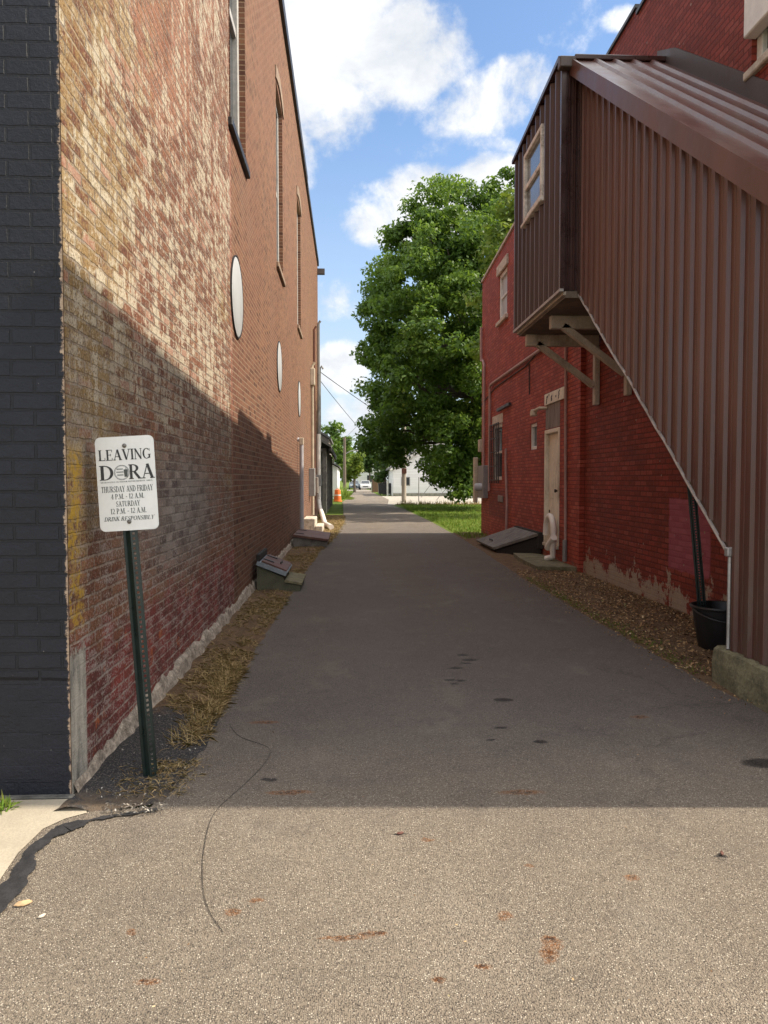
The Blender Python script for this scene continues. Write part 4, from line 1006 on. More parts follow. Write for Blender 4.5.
def GL():
    D = {}
    D['L'] = (G().v(.15).h(.15, .58, 0).st((.56, 0), (.56, .26), .05), .64)
    D['E'] = (G().v(.15).h(.15, .56, 0).h(.15, .54, .955).h(.15, .42, .49).st((.545, 0), (.545, .24), .045).st((.525, 1), (.525, .78), .045).st((.42, .40), (.42, .62), .045), .63)
    D['A'] = (G().st((.10, 0), (.36, 1), .055).st((.36, 1), (.62, 0), .16).h(.2, .52, .30).h(.0, .22, 0).h(.48, .76, 0), .76)
    D['V'] = (G().st((.12, 1), (.38, 0), .16).st((.38, 0), (.62, 1), .055).h(.0, .26, .955).h(.5, .74, .955), .72)
    D['I'] = (G().v(.15), .30)
    D['N'] = (G().v(.12, w=.05).v(.60, w=.05, sf=(0, 1)).st((.12, .98), (.60, .02), .14), .72)
    D['G'] = (G().arc(.36, .5, .34, .51, 45, 315).v(.60, 0.06, .42, .13, (0, 1)).st((.62, .72), (.62, .98), .045), .74)
    D['D'] = (G().v(.15).arc(.28, .5, .40, .5, -90, 90).h(.15, .3, 0).h(.15, .3, .955), .72)
    D['R'] = (G().v(.15).arc(.30, .745, .28, .255, -90, 90).h(.15, .32, .49).h(.15, .32, .955).st((.34, .50), (.62, .02), .15).h(.54, .74, 0), .73)
    D['P'] = (G().v(.15).arc(.30, .72, .28, .28, -90, 90).h(.15, .32, .44).h(.15, .32, .955), .64)
    D['B'] = (G().v(.15).arc(.30, .755, .25, .245, -90, 90).arc(.31, .26, .30, .26, -90, 90).h(.15, .32, 0).h(.15, .32, .49).h(.15, .32, .955), .68)
    D['T'] = (G().v(.32, sf=(1, 0)).h(.04, .60, .955).st((.06, 1), (.06, .76), .045).st((.58, 1), (.58, .76), .045), .66)
    D['H'] = (G().v(.15).v(.58).h(.15, .58, .48), .75)
    D['U'] = (G().v(.15, .25, 1, .15, (0, 1)).v(.58, .25, 1, .05, (0, 1)).arc(.34, .27, .265, .28, 180, 360, .13, .06), .73)
    D['S'] = (G().arc(.29, .745, .22, .265, 30, 270, .11, .05).arc(.29, .26, .24, .27, -150, 90, .11, .05).st((.17, .62), (.42, .40), .13).st((.47, .72), (.47, .98), .045).st((.08, .26), (.08, .02), .045), .58)
    D['Y'] = (G().st((.12, 1), (.35, .45), .15).st((.35, .45), (.58, 1), .05).v(.35, 0, .5, .15, (1, 0)).h(.0, .26, .955).h(.46, .70, .955), .70)
    D['F'] = (G().v(.15).h(.15, .54, .955).h(.15, .42, .49).st((.525, 1), (.525, .76), .045).st((.42, .40), (.42, .62), .045), .58)
    D['M'] = (G().v(.12, w=.05).v(.74, sf=(1, 1)).st((.14, 1), (.42, .05), .14).st((.42, .05), (.70, 1), .05), .90)
    D['K'] = (G().v(.15).st((.18, .42), (.56, .98), .05).st((.30, .58), (.60, .02), .15).h(.44, .66, .955).h(.50, .74, 0), .72)
    D['O'] = (G().arc(.37, .5, .36, .51, 0, 360, n=28), .76)
    D['1'] = (G().v(.22, sf=(1, 0)).st((.22, .98), (.06, .80), .06), .42)
    D['2'] = (G().arc(.26, .72, .23, .28, -20, 165, .12, .05).st((.45, .62), (.08, .05), .10).h(.05, .50, 0, .09).st((.49, 0), (.49, .22), .04), .56)
    D['4'] = (G().v(.38, sf=(1, 0)).st((.36, .98), (.05, .30), .055).h(.03, .56, .27, .06), .60)
    D['.'] = (G().h(.05, .19, 0, .14), .24)
    D['-'] = (G().h(.05, .33, .36, .09), .40)
    D[' '] = (G(), .32)
    return D
GLY = GL()
ink = MB(); ink2 = MB()
def text(mb, s, cx, z, capH, width=None, shear=0., y=-.0042, weight=1.):
    adv = sum(GLY[c][1] for c in s); sx = (width / adv) if width else capH
    x = cx - adv * sx / 2
    for c in s:
        gl_, ad = GLY[c]
        for poly in gl_.q:
            mb.face([(x + p[0] * sx + shear * p[1] * capH, y, z0p + z + p[1] * capH) for p in poly])
        x += ad * sx
text(ink, 'LEAVING', -.002, .362, .054, .266)
text(ink, 'D', -.098, .262, .074, .076)
text(ink, 'RA', .078, .262, .074, .132)
ringv = []
for k in range(30):
    a, b = R(12 * k), R(12 * k + 12)
    for (r0, r1) in ((.0385, .0365), (.034, .033)):
        ink.face([(-.022 + r0 * math.cos(a), -.0042, z0p + .298 + r0 * math.sin(a)), (-.022 + r0 * math.cos(b), -.0042, z0p + .298 + r0 * math.sin(b)), (-.022 + r1 * math.cos(b), -.0042, z0p + .298 + r1 * math.sin(b)), (-.022 + r1 * math.cos(a), -.0042, z0p + .298 + r1 * math.sin(a))])
for zc, x0, x1 in ((.312, -.046, -.016), (.297, -.048, -.012), (.282, -.044, -.014)):   # three tiny unreadable lines in the badge
    xq_ = x0
    while xq_ < x1: ink2.face([(xq_, -.0042, z0p + zc), (xq_ + .0032, -.0042, z0p + zc), (xq_ + .0032, -.0042, z0p + zc + .007), (xq_, -.0042, z0p + zc + .007)]); xq_ += .0052
ink2.face([(-.009, -.0042, z0p + .275), (.006, -.0042, z0p + .275), (.009, -.0042, z0p + .313), (-.012, -.0042, z0p + .313)])   # the cup
ink2.face([(-.002, -.0042, z0p + .313), (.0, -.0042, z0p + .313), (.003, -.0042, z0p + .328), (.001, -.0042, z0p + .328)])
text(ink2, 'DESIGNATED OUTDOOR REFRESHMENT AREA', 0, .2475, .0065, .262)
text(ink2, 'THURSDAY AND FRIDAY', 0, .199, .030, .262)
text(ink2, '4 P.M. - 12 A.M.', 0, .163, .026, .168)
text(ink2, 'SATURDAY', 0, .125, .027, .122)
text(ink2, '12 P.M. - 12 A.M.', 0, .088, .027, .182)
text(ink2, 'DRINK RESPONSIBLY', .0, .052, .021, .252, .25)
ink.xf(SM2); ink.build('lettering', 'sign ink', pno); ink2.xf(SM2); ink2.build('lettering', 'sign green ink', pno)

# ------------------------------------------------------------------ small things on the asphalt
from math import sin, cos
cw = [(-.76, 4.86, 0), (-.66, 4.62, 0), (-.47, 4.42, 0), (-.46, 4.2, 0), (-.53, 3.9, 0), (-.615, 3.62, 0), (-.63, 3.42, 0), (-.595, 3.08, 0), (-.525, 2.78, 0), (-.435, 2.6, 0)]
sm = []
for i in range(len(cw) - 1):
    p0, p1, p2, p3 = (Vector(cw[max(0, min(len(cw) - 1, i + k))]) for k in (-1, 0, 1, 2))
    for k in range(5):
        t = k / 5; sm.append(.5 * ((2 * p1) + (p2 - p0) * t + (2 * p0 - 5 * p1 + 4 * p2 - p3) * t * t + (3 * p1 - p0 - 3 * p2 + p3) * t ** 3))
sm = [(p.x, p.y, .0032 + .0006 * (1 + sin(i * .7))) for i, p in enumerate(sm)] + [(-.435, 2.6, .0035)]
tag(MB().tube(sm, .0011, 6).build('wire', 'black cable', origin=(-.5, 3.6, 0)), 'thin black wire lying in a loose curve across the asphalt', 'wire')
def leafpiece(x, y, s, label, mat='dead leaf', ang=0.):
    mb = MB(); pts = [(-1, 0, .1), (-.5, .35, .3), (.2, .42, .25), (.7, .2, .35), (1.1, 0, .15), (.6, -.28, .1), (0, -.4, .05), (-.6, -.3, .12)]
    vs = [(x + s * (p[0] * cos(ang) - p[1] * sin(ang)), y + s * (p[0] * sin(ang) + p[1] * cos(ang)), .006 + s * p[2]) for p in pts]
    vs.append((x, y, .006 + s * .45)); n = len(pts)
    bot = [(v[0], v[1], v[2] - .003) for v in vs]
    mb.solid(vs + bot, [(i, (i + 1) % n, n) for i in range(n)] + [(n + 1 + (i + 1) % n, n + 1 + i, 2 * n + 1) for i in range(n)] + [(i, n + 1 + i, n + 1 + (i + 1) % n, (i + 1) % n) for i in range(n)])
    tag(mb.build('dead_leaf', mat, origin=(x, y, 0)), label, 'leaf')
leafpiece(-1.19, 2.80, .03, 'curled tan dead leaf on the asphalt beside the tar seam', ang=.4)
leafpiece(-1.09, 2.72, .014, 'small pale leaf scrap just beside the curled tan leaf', 'limestone', .9)
leafpiece(.22, 3.3, .016, 'dark curled leaf on the sunlit asphalt just past the shadow edge', 'rust', .3)
leafpiece(1.54, 3.06, .017, 'dark leaf lying flat on the sunlit asphalt at the right', 'rust', 1.1)

def blades(name, n, fx, fy, ln, wd, mat, flat=.6, seed=1, zf=None, clump=0, gate=None):
    r = np.random.default_rng(seed)
    y = fy(r, n); x = fx(r, y)
    if gate:
        q = np.sin(x * 17 + y * 5.1) * np.sin(y * 6.7 - x * 9) + .6 * np.sin(y * 13.3 + x * 21) + .8 * np.sin(y * 2.1 + 1.3) + r.normal(0, .45, n)
        k = q > gate; x = x[k]; y = y[k]; n = len(x)
    if clump:
        k = max(1, n // clump); cx = np.repeat(x[:k], clump)[:n]; cy = np.repeat(y[:k], clump)[:n]
        x = np.concatenate([cx + r.normal(0, .025, len(cx)), x[len(cx):]]); y = np.concatenate([cy + r.normal(0, .025, len(cy)), y[len(cy):]])
    L = r.uniform(ln[0], ln[1], n); W = r.uniform(wd[0], wd[1], n); az = r.uniform(0, 2 * np.pi, n)
    el = np.abs(r.normal(0, 1, n)) * (1 - flat) * 1.1 + .08; el = np.minimum(el, 1.5)
    d = np.stack([np.cos(az) * np.cos(el), np.sin(az) * np.cos(el), np.sin(el)], 1)
    s = np.stack([-np.sin(az), np.cos(az), r.normal(0, .3, n)], 1)
    z = r.uniform(0.0, .02, n) if zf is None else zf(r, x, y)
    b0 = np.stack([x, y, z], 1); mid = b0 + d * (L * .55)[:, None]; tip = b0 + d * L[:, None]; tip[:, 2] -= L * .25 * (1 - np.minimum(1, el)); tip[:, 2] = np.maximum(tip[:, 2], .004)
    w2 = (s * W[:, None]) / 2
    V = np.stack([b0 - w2, b0 + w2, mid + w2 * .8, tip, mid - w2 * .8], 1).reshape(-1, 3)
    F = np.arange(n * 5).reshape(n, 5)
    return npmesh(name, V, F, mat)
eL = lambda y: np.interp(y, [p[1] for p in edgeL], [p[0] for p in edgeL]); eR = lambda y: np.interp(y, [p[1] for p in edgeR], [p[0] for p in edgeR])
tag(blades('dry_grass', 23000, lambda r, y: -1.27 + (eL(y) + .02 + 1.27) * r.uniform(0, 1, len(y)) ** .75, lambda r, n: 5.0 + 13.5 * r.uniform(0, 1, n) ** 1.35, (.03, .10), (.002, .0045), 'straw', .74, 2, gate=-.35), 'dry straw coloured grass along the left wall', kind='stuff')
tag(blades('dry_grass', 2600, lambda r, y: eL(y) - .02 - np.abs(r.normal(0, .07, len(y))), lambda r, n: 4.45 + 1.9 * r.uniform(0, 1, n), (.04, .13), (.002, .0045), 'straw', .58, 3, clump=14), 'taller dry grass tufts at the road edge', kind='stuff')
tag(blades('dry_grass', 900, lambda r, y: -1.0 + r.normal(0, .10, len(y)), lambda r, n: 3.72 + .5 * r.uniform(0, 1, n) ** .8, (.02, .07), (.0018, .004), 'straw', .82, 4), 'dry grass clippings around the sign post', kind='stuff')
tag(blades('dry_grass', 7000, lambda r, y: -1.3 + (eL(y) + 1.35) * r.uniform(0, 1, len(y)), lambda r, n: r.uniform(18, 33, n), (.05, .14), (.006, .014), 'straw', .7, 5), 'dry grass further up the left wall', kind='stuff')
tag(blades('dry_grass', 1500, lambda r, y: eR(y) + np.abs(r.normal(0, .12, len(y))), lambda r, n: r.uniform(5.95, 12, n), (.02, .06), (.003, .007), 'grass blade', .6, 6), 'short green grass at the right road edge', kind='stuff')
def flakes(name, n, fx, fy, sz, mat, seed):
    r = np.random.default_rng(seed); y = fy(r, n); x = fx(r, y)
    s = r.uniform(sz[0], sz[1], n); az = r.uniform(0, 2 * np.pi, n); tl = r.normal(0, .4, (n, 2)); z = r.uniform(.004, .04, n)
    u = np.stack([np.cos(az), np.sin(az), tl[:, 0]], 1) * s[:, None]; v = np.stack([-np.sin(az), np.cos(az), tl[:, 1]], 1) * (s * r.uniform(.25, .6, n))[:, None]
    c = np.stack([x, y, z], 1)
    V = np.stack([c - u, c - v * 1.0 + u * .1, c + u, c + v], 1).reshape(-1, 3); V[:, 2] = np.maximum(V[:, 2], .003)
    return npmesh(name, V, np.arange(n * 4).reshape(n, 4), mat)
tag(flakes('leaf_litter', 17000, lambda r, y: eR(y) + .01 + (3.84 - eR(y)) * r.uniform(0, 1, len(y)) ** .8, lambda r, n: 5.88 + 7.0 * r.uniform(0, 1, n) ** 1.2, (.006, .021), 'litter', 8), 'brown leaf litter along the right wall', kind='stuff')
tag(flakes('leaf_litter', 800, lambda r, y: eR(y) - np.abs(r.normal(0, .10, len(y))), lambda r, n: r.uniform(5.0, 13, n), (.005, .015), 'litter', 9), 'scattered leaf litter on the road edge', kind='stuff')
tag(flakes('leaf_litter', 420, lambda r, y: r.uniform(-1.2, 3.0, len(y)), lambda r, n: 1.6 + 10 * r.uniform(0, 1, n) ** 1.4, (.002, .007), 'litter', 10), 'tiny leaf crumbs scattered on the asphalt', kind='stuff')
tag(flakes('gravel_chips', 1500, lambda r, y: -1.30 + .5 * r.uniform(0, 1, len(y)), lambda r, n: 3.66 + 1.6 * r.uniform(0, 1, n), (.002, .008), 'chips', 12), 'pale gravel chips around the sign foot', kind='stuff')
tag(flakes('gravel_chips', 200, lambda r, y: -1.15 + .3 * r.uniform(0, 1, len(y)), lambda r, n: 3.53 + .10 * r.uniform(0, 1, n), (.003, .012), 'chips', 13), 'broken pavement chips at the seam', kind='stuff')
wd_ = blades('weed', 60, lambda r, y: -1.64 + r.normal(0, .025, len(y)), lambda r, n: 3.64 + r.normal(0, .025, n), (.03, .075), (.006, .012), 'grass blade', .3, 15)
wd_.name = 'weed'; tag(wd_, 'small green weed growing at the foot of the navy front', 'weed')
# lawn blades
tag(blades('lawn_grass', 26000, lambda r, y: eR(y) + .05 + 8.0 * r.uniform(0, 1, len(y)) ** 1.3, lambda r, n: r.uniform(20, 47.6, n), (.05, .13), (.012, .026), 'grass blade', .2, 16), 'green lawn grass beyond the red building', kind='stuff')

# ------------------------------------------------------------------ trees
def leaves(clumps, per, size, seed):
    """clumps: array (n,4) centre+radius -> V,F of leaf quads"""
    r = np.random.default_rng(seed); n = len(clumps) * per
    C = np.repeat(clumps, per, 0)
    d = r.normal(0, 1, (n, 3)); d /= np.linalg.norm(d, axis=1)[:, None]
    rad = C[:, 3] * (r.uniform(0, 1, n) ** .45)
    P = C[:, :3] + d * rad[:, None] * np.array([1.15, 1.15, .75])
    nr = d * .7 + r.normal(0, .75, (n, 3)) + np.array([0, 0, .55]); nr /= np.linalg.norm(nr, axis=1)[:, None]
    a = r.normal(0, 1, (n, 3)); u = np.cross(nr, a); u /= np.linalg.norm(u, axis=1)[:, None]; v = np.cross(nr, u)
    s = r.uniform(size[0], size[1], n)[:, None]
    V = np.stack([P - u * s, P + v * s * .55 + nr * s * .12, P + u * s, P - v * s * .55 + nr * s * .12], 1).reshape(-1, 3)
    return V, np.arange(n * 4).reshape(n, 4)
def clumps_from(lobes, dens, seed, cr=(.45, .8)):
    r = np.random.default_rng(seed); out = []
    for (x, y, z, R_) in lobes:
        k = max(4, int(dens * R_ * R_))
        d = r.normal(0, 1, (k, 3)); d /= np.linalg.norm(d, axis=1)[:, None]
        rad = R_ * r.uniform(.45, 1.0, k) ** .5
        c = np.array([x, y, z]) + d * rad[:, None]
        out.append(np.concatenate([c, r.uniform(cr[0], cr[1], k)[:, None]], 1))
    return np.concatenate(out)
def make_tree(label, base, lobes, dens, per, size, mat, seed, trunk_r=.35, cr=(.45, .8), group=None, zmin=.8, split=None):
    t = thing('tree', label, 'tree', base, group)
    cl = clumps_from(lobes, dens, seed, cr); cl = cl[cl[:, 2] > zmin]
    V, F = leaves(cl, per, size, seed + 1)
    npmesh('crown', V, F, mat, t)
    tr = MB(); b = Vector(base); top = max(l[2] for l in lobes); rt = random.Random(seed)
    lo = min(l[2] for l in lobes); cxm = sum(l[0] for l in lobes) / len(lobes); cym = sum(l[1] for l in lobes) / len(lobes)
    mid = Vector((b.x + (cxm - b.x) * .3, b.y + (cym - b.y) * .3, b.z + (top - b.z) * .35)); end = Vector((cxm, cym, b.z + (top - b.z) * .85))
    tr.tube([b - Vector((0, 0, .1)), b + Vector((0, 0, .3)), b.lerp(mid, .55), mid, mid.lerp(end, .5), end], [trunk_r * 1.5, trunk_r * 1.08, trunk_r, trunk_r * .85, trunk_r * .5, trunk_r * .15], 10)
    for l in lobes:
        f = rt.uniform(.35, .9); s_ = (b.lerp(mid, .5 + f * .5)) if l[2] < mid.z + 1 else mid.lerp(end, max(0, min(.8, (l[2] - mid.z) / max(1, end.z - mid.z) - .35)))
        e = Vector(l[:3]); m2 = s_.lerp(e, .5) + Vector((rt.uniform(-.3, .3), rt.uniform(-.3, .3), -.1 * (e - s_).length))
        tr.tube([s_, m2, e], [trunk_r * .38, trunk_r * .24, trunk_r * .07], 6)
    tr.build('trunk', 'bark', t, True)
    return t
YT = 42.; k_ = 18.33
LB = [(447, 200, 20, 0), (478, 200, 24, 1), (505, 208, 30, 2), (425, 222, 22, -1), (462, 235, 36, -2), (408, 252, 24, 0), (440, 268, 38, -3), (495, 260, 42, -1), (392, 285, 26, 1), (420, 300, 36, -3), (475, 310, 46, -3),
      (386, 312, 24, 0), (400, 335, 34, -2.5), (378, 350, 18, .5), (440, 350, 44, -4), (490, 360, 44, -2), (385, 385, 24, 0), (412, 392, 38, -3.5), (460, 405, 46, -4), (384, 420, 18, .5), (400, 432, 26, -2), (440, 438, 36, -3.5), (485, 430, 40, -2),
      (470, 462, 28, -3), (452, 470, 20, -3), (398, 448, 14, -1), (380, 300, 16, 0), (378, 330, 16, -.5), (376, 365, 16, 0), (380, 402, 18, -.5), (378, 432, 14, 0), (385, 446, 20, -1), (466, 482, 14, -4), (448, 486, 9, -4.5), (480, 480, 14, -4), (440, 474, 14, -4), (512, 190, 22, 1), (400, 240, 16, 0), (520, 300, 50, 0), (530, 380, 55, 0)]
lob = []
for (px, py, rp, dy) in LB:
    Y = YT + dy; X = (px - 349) / 770 * YT; Z = 1.55 + (480 - py) / 770 * YT
    lob.append((X, Y, Z, rp / k_))
for (px, py, rp, dy) in [(430, 260, 50, 4), (480, 280, 60, 5), (420, 340, 50, 4), (480, 360, 60, 5), (420, 410, 45, 3), (480, 420, 45, 4)]:
    lob.append(((px - 349) / 770 * YT, YT + dy, 1.55 + (480 - py) / 770 * YT, rp / k_))
make_tree('large leafy green tree rising behind the red building beside the lawn', (8.4, 43, 0), lob, 5.6, 185, (.085, .155), 'tree leaf', 21, .42, (.42, .85), zmin=.9)
make_tree('yellow green tree close behind the red building roof', (9.0, 31.5, 0), [(7.6, 31, 11.2, 2.0), (8.6, 32, 12.4, 2.2), (7.2, 31.5, 9.2, 1.9), (9.8, 30.5, 9.8, 2.6), (7.6, 33, 7.0, 2.0), (10.6, 32, 7.5, 2.5), (7.8, 29.5, 7, 1.6)], 5., 90, (.11, .19), 'lime leaf', 31, .3, (.45, .8), zmin=2.)
far = [
 ('dark green tree standing behind the white house', (12.5, 90, 0), [(11.5, 90, 5.5, 3), (14, 91, 6.5, 3.2), (9.5, 92, 6.5, 2.6), (17, 90, 5, 3)], 'dark leaf', 41),
 ('small round dark tree beside the white house corner', (3.9, 84, 0), [(3.9, 84, 3.2, 1.1), (4.5, 84.5, 2.6, .9), (3.4, 84.3, 2.3, .8), (4.1, 84, 4.1, .8)], 'dark leaf', 42),
 ('bright yellow green tree beside the far utility pole', (.7, 97, 0), [(.3, 97, 3.6, 1.0), (1.1, 97.2, 2.6, 1.0), (.9, 97, 4.6, .8), (-.1, 97.4, 2.2, .8)], 'lime leaf', 43),
 ('tall green tree far up the alley over the sheds', (-2.6, 118, 0), [(-2.8, 118, 7.2, 1.9), (-1.2, 119, 6.0, 1.6), (-3.8, 118.5, 8.6, 1.6), (-2.2, 118, 9.2, 1.2), (-.6, 119, 7.4, 1.0)], 'tree leaf', 44),
 ('dark tree in the middle of the alley end', (3.4, 132, 0), [(2.4, 132, 4.6, 1.7), (4.4, 132.5, 5.4, 2.2), (3.2, 133, 7.2, 1.9), (5.8, 132, 3.6, 1.8)], 'dark leaf', 45),
 ('wide green tree at the end of the alley on the left', (-8, 150, 0), [(-8, 150, 7, 4), (-4, 151, 6, 3.4), (-12, 150, 8, 4.5), (-1, 152, 5.2, 2.8)], 'tree leaf', 46),
 ('wide dark tree at the end of the alley on the right', (9, 155, 0), [(7, 155, 6, 3.6), (11, 156, 8, 4.4), (4, 156, 4.4, 2.6), (15, 155, 7, 4.2), (.5, 157, 4, 2.4)], 'dark leaf', 47),
 ('broad green tree on the lawn far to the right', (22, 66, 0), [(22, 66, 7, 3.6), (25, 67, 6, 3.2), (19, 67, 6, 3), (22, 66, 10, 3)], 'tree leaf', 48),
]
for (lab, base, lobs, mt, sd) in far:
    make_tree(lab, base, lobs, 5. if base[1] < 125 else 2.6, 60, (.16, .30) if base[1] < 125 else (.28, .5), mt, sd, .16, (.5, .8) if base[1] < 125 else (.8, 1.3), zmin=.5)
# weeds by the drum
wd2 = blades('tall_weeds', 420, lambda r, y: -.55 + r.normal(0, .22, len(y)), lambda r, n: 66 + r.normal(0, 2.5, n), (.5, 1.3), (.03, .07), 'grass blade', .12, 17); tag(wd2, 'tall bright green weeds by the white shed', kind='stuff')
wd3 = blades('tall_weeds', 900, lambda r, y: 3 + 7 * r.uniform(0, 1, len(y)), lambda r, n: 47.7 + r.normal(0, .15, n), (.12, .4), (.02, .05), 'straw', .2, 18); tag(wd3, 'pale weeds along the far lawn edge', kind='stuff')

# ------------------------------------------------------------------ far buildings on the left
sh = thing('wooden_shed', 'dark weathered wooden shed with an overhanging eave just past the brown brick building', 'shed', (-3.5, 42, 0))
MB().box((-6.5, 35.2, 0), (-1.30, 50, 2.95)).build('wall', 'dark shed boards', sh)
m_ = MB(); m_.prism([(-.80, 3.02), (-.80, 3.12), (-3.6, 4.75), (-6.9, 3.0), (-6.9, 2.9), (-3.6, 4.62)], 'Y', 34.9, 50.3); m_.build('roof', 'grey shingle', sh)
for y in (35.4, 38.0, 41.0, 44.5, 48): MB().box((-1.22, y - .09, 0), (-1.02, y + .09, 3.0), .01).build('post', 'weathered board', sh)
MB().box((-.90, 34.9, 2.86), (-.80, 50.3, 3.02), .01).build('eave_board', 'black wood', sh)
sg2 = thing('grey_shed', 'tall grey gabled shed showing above the dark wooden shed', 'shed', (-4, 55, 0))
m_ = MB(); m_.box((-5.5, 52, 0), (-1.35, 60, 4.3)); m_.build('wall', 'grey panel', sg2)
m_ = MB(); m_.prism([(-1.2, 4.25), (-3.4, 5.6), (-5.7, 4.25), (-5.7, 4.4), (-3.4, 5.76), (-1.2, 4.4)], 'Y', 51.8, 60.2); m_.build('roof', 'grey shingle', sg2)
m_ = MB(); m_.prism([(-1.36, 4.3), (-3.4, 5.55), (-5.5, 4.3)], 'Y', 52, 52.2); m_.build('gable', 'grey panel', sg2)
sw2 = thing('white_shed', 'bright white sided shed behind the orange drum', 'shed', (-3, 72, 0))
m_ = MB(); m_.box((-6, 63, 0), (-.95, 80, 2.6)); m_.build('wall', 'white shed siding', sw2)
m_ = MB(); m_.prism([(-.75, 2.58), (-.75, 2.7), (-3.4, 4.1), (-6.2, 2.7), (-6.2, 2.58), (-3.4, 3.98)], 'Y', 62.7, 80.3); m_.build('roof', 'grey shingle', sw2)
m_ = MB(); m_.prism([(-.97, 2.6), (-3.4, 3.9), (-6, 2.6)], 'Y', 63, 63.15); m_.build('gable', 'white shed siding', sw2)
# traffic drum
dr = thing('traffic_drum', 'orange traffic drum with a white band at the edge of the alley', 'traffic drum', (-.82, 55.5, 0))
MB().lathe([(.32, 0), (.32, .08), (.26, .09), (.255, .33), (.24, .34), (.235, .56), (.22, .57), (.215, .78), (.19, .86), (.001, .88)], (-.82, 55.5, 0), 20).build('body', 'orange plastic', dr, True)
for z in (.42,): MB().lathe([(.243, 0), (.241, .09)], (-.82, 55.5, z), 20).build('band', 'white band', dr, True)
MB().tube([(-.90, 55.5, .86), (-.87, 55.5, .93), (-.77, 55.5, .93), (-.74, 55.5, .86)], .02, 6).build('handle', 'orange plastic', dr, True)

# utility poles and wires
up = thing('utility_pole', 'pale wooden utility pole at the lawn edge in front of the white house', 'utility pole', (3.87, 54.2, 0))
MB().tube([(3.87, 54.2, -.1), (3.87, 54.2, 4), (3.87, 54.2, 8.6)], [.17, .15, .12], 12).build('pole', 'pole wood', up, True)
m_ = MB(); m_.box((3.70, 53.95, 2.0), (4.04, 54.1, 2.35), .02); m_.build('meter_box', 'rust', up)
MB().bar((2.9, 54.2, 8.2), (4.85, 54.2, 8.2), .1, .12).build('crossarm', 'brown pole', up)
for x in (3.0, 3.4, 4.3, 4.75): MB().lathe([(.04, 0), (.06, .05), (.04, .1), (.05, .14), (.001, .17)], (x, 54.2, 8.26), 8).build('insulator', 'electric grey', up, True)
u2 = thing('utility_pole', 'brown utility pole with a street lamp arm beside the yellow green tree', 'utility pole', (-.5, 88, 0))
MB().tube([(-.5, 88, -.1), (-.5, 88, 6.4)], [.19, .15], 12).build('pole', 'brown pole', u2, True)
MB().tube([(-.42, 88, 4.5), (.2, 88, 4.85), (.85, 88, 4.9)], .045, 8).build('lamp_arm', 'galvanised', u2, True)
m_ = MB(); m_.lathe([(.001, .1), (.10, .06), (.14, -.02), (.12, -.08), (.001, -.1)], (.95, 88, 4.88), 12); m_.build('lamp_head', 'electric grey', u2, True)
def sag(p, q, s, n=14): return [tuple(Vector(p).lerp(Vector(q), i / n) - Vector((0, 0, s * 4 * (i / n) * (1 - i / n)))) for i in range(n + 1)]
for (p, q, s, r_, lab) in (
    ((-1.26, 33.3, 6.2), (9.2, 74.3, 4.6), .35, .016, 'upper dark service wire sagging from the brown brick building across to the white house'),
    ((-1.26, 33.3, 5.85), (4.9, 74.2, 3.0), .45, .013, 'lower dark service wire dropping from the brown brick building behind the tree'),
    ((-.52, 88, 6.3), (3.0, 54.2, 8.4), .3, .014, 'distant wire strung from the lamp pole towards the pale pole, left strand'),
    ((-.48, 88, 5.9), (4.7, 54.2, 8.4), .3, .014, 'distant wire strung from the lamp pole towards the pale pole, right strand'),
    ((-.5, 88, 6.2), (14, 95, 5.6), .3, .018, 'level distant wire running right from the lamp pole above the small trees')):
    tag(MB().tube(sag(p, q, s), r_, 5).build('utility_wire', 'black cable', origin=p), lab, 'wire', 'overhead wires')
# service mast on left building
MB().tube([(XL + .12, 33.3, 3.0), (XL + .12, 33.3, 6.3), (XL + .2, 33.3, 6.42), (XL + .26, 33.3, 6.3)], .045, 8).build('service_mast', 'electric grey', lb, True)

# ------------------------------------------------------------------ white house
wh = thing('white_house', 'white sided gabled house beyond the lawn, partly hidden by the large tree', 'house', (8.4, 79, 0))
m_ = MB(); m_.prism([(4.3, 0), (12.6, 0), (12.6, 2.75), (8.45, 5.5), (4.3, 2.75)], 'Y', 74.4, 84.5); m_.build('wall', 'white siding', wh)
m_ = MB(); m_.prism([(3.95, 2.55), (8.45, 5.54), (12.95, 2.55), (12.95, 2.72), (8.45, 5.72), (3.95, 2.72)], 'Y', 74.0, 84.8); m_.build('roof', 'grey shingle', wh)
m_ = MB(); m_.prism([(3.95, 2.42), (3.95, 2.60), (8.45, 5.62), (12.95, 2.60), (12.95, 2.42), (8.45, 5.40)], 'Y', 73.93, 73.99); m_.build('barge_board', 'white frame', wh)
m_ = MB(); m_.box((5.05, 74.33, 1.0), (5.9, 74.39, 1.85), .01); f_ = m_.build('window', 'electric grey', wh)
MB().box((5.13, 74.32, 1.08), (5.82, 74.345, 1.77)).build('pane', 'window glass', f_)
m_ = MB(); m_.box((4.25, 74.34, 0), (12.65, 74.395, .28)); m_.build('foundation', 'concrete', wh)
# brown shed right of house
bs = thing('brown_shed', 'small tan shed at the right edge behind the large tree', 'shed', (14.5, 73, 0))
m_ = MB(); m_.prism([(12.9, 0), (16.5, 0), (16.5, 2.3), (14.7, 3.3), (12.9, 2.3)], 'Y', 71, 74.5); m_.build('wall', 'brown fence boards', bs)
m_ = MB(); m_.prism([(12.7, 2.2), (14.7, 3.32), (16.7, 2.2), (16.7, 2.32), (14.7, 3.46), (12.7, 2.32)], 'Y', 70.8, 74.7); m_.build('roof', 'grey shingle', bs)
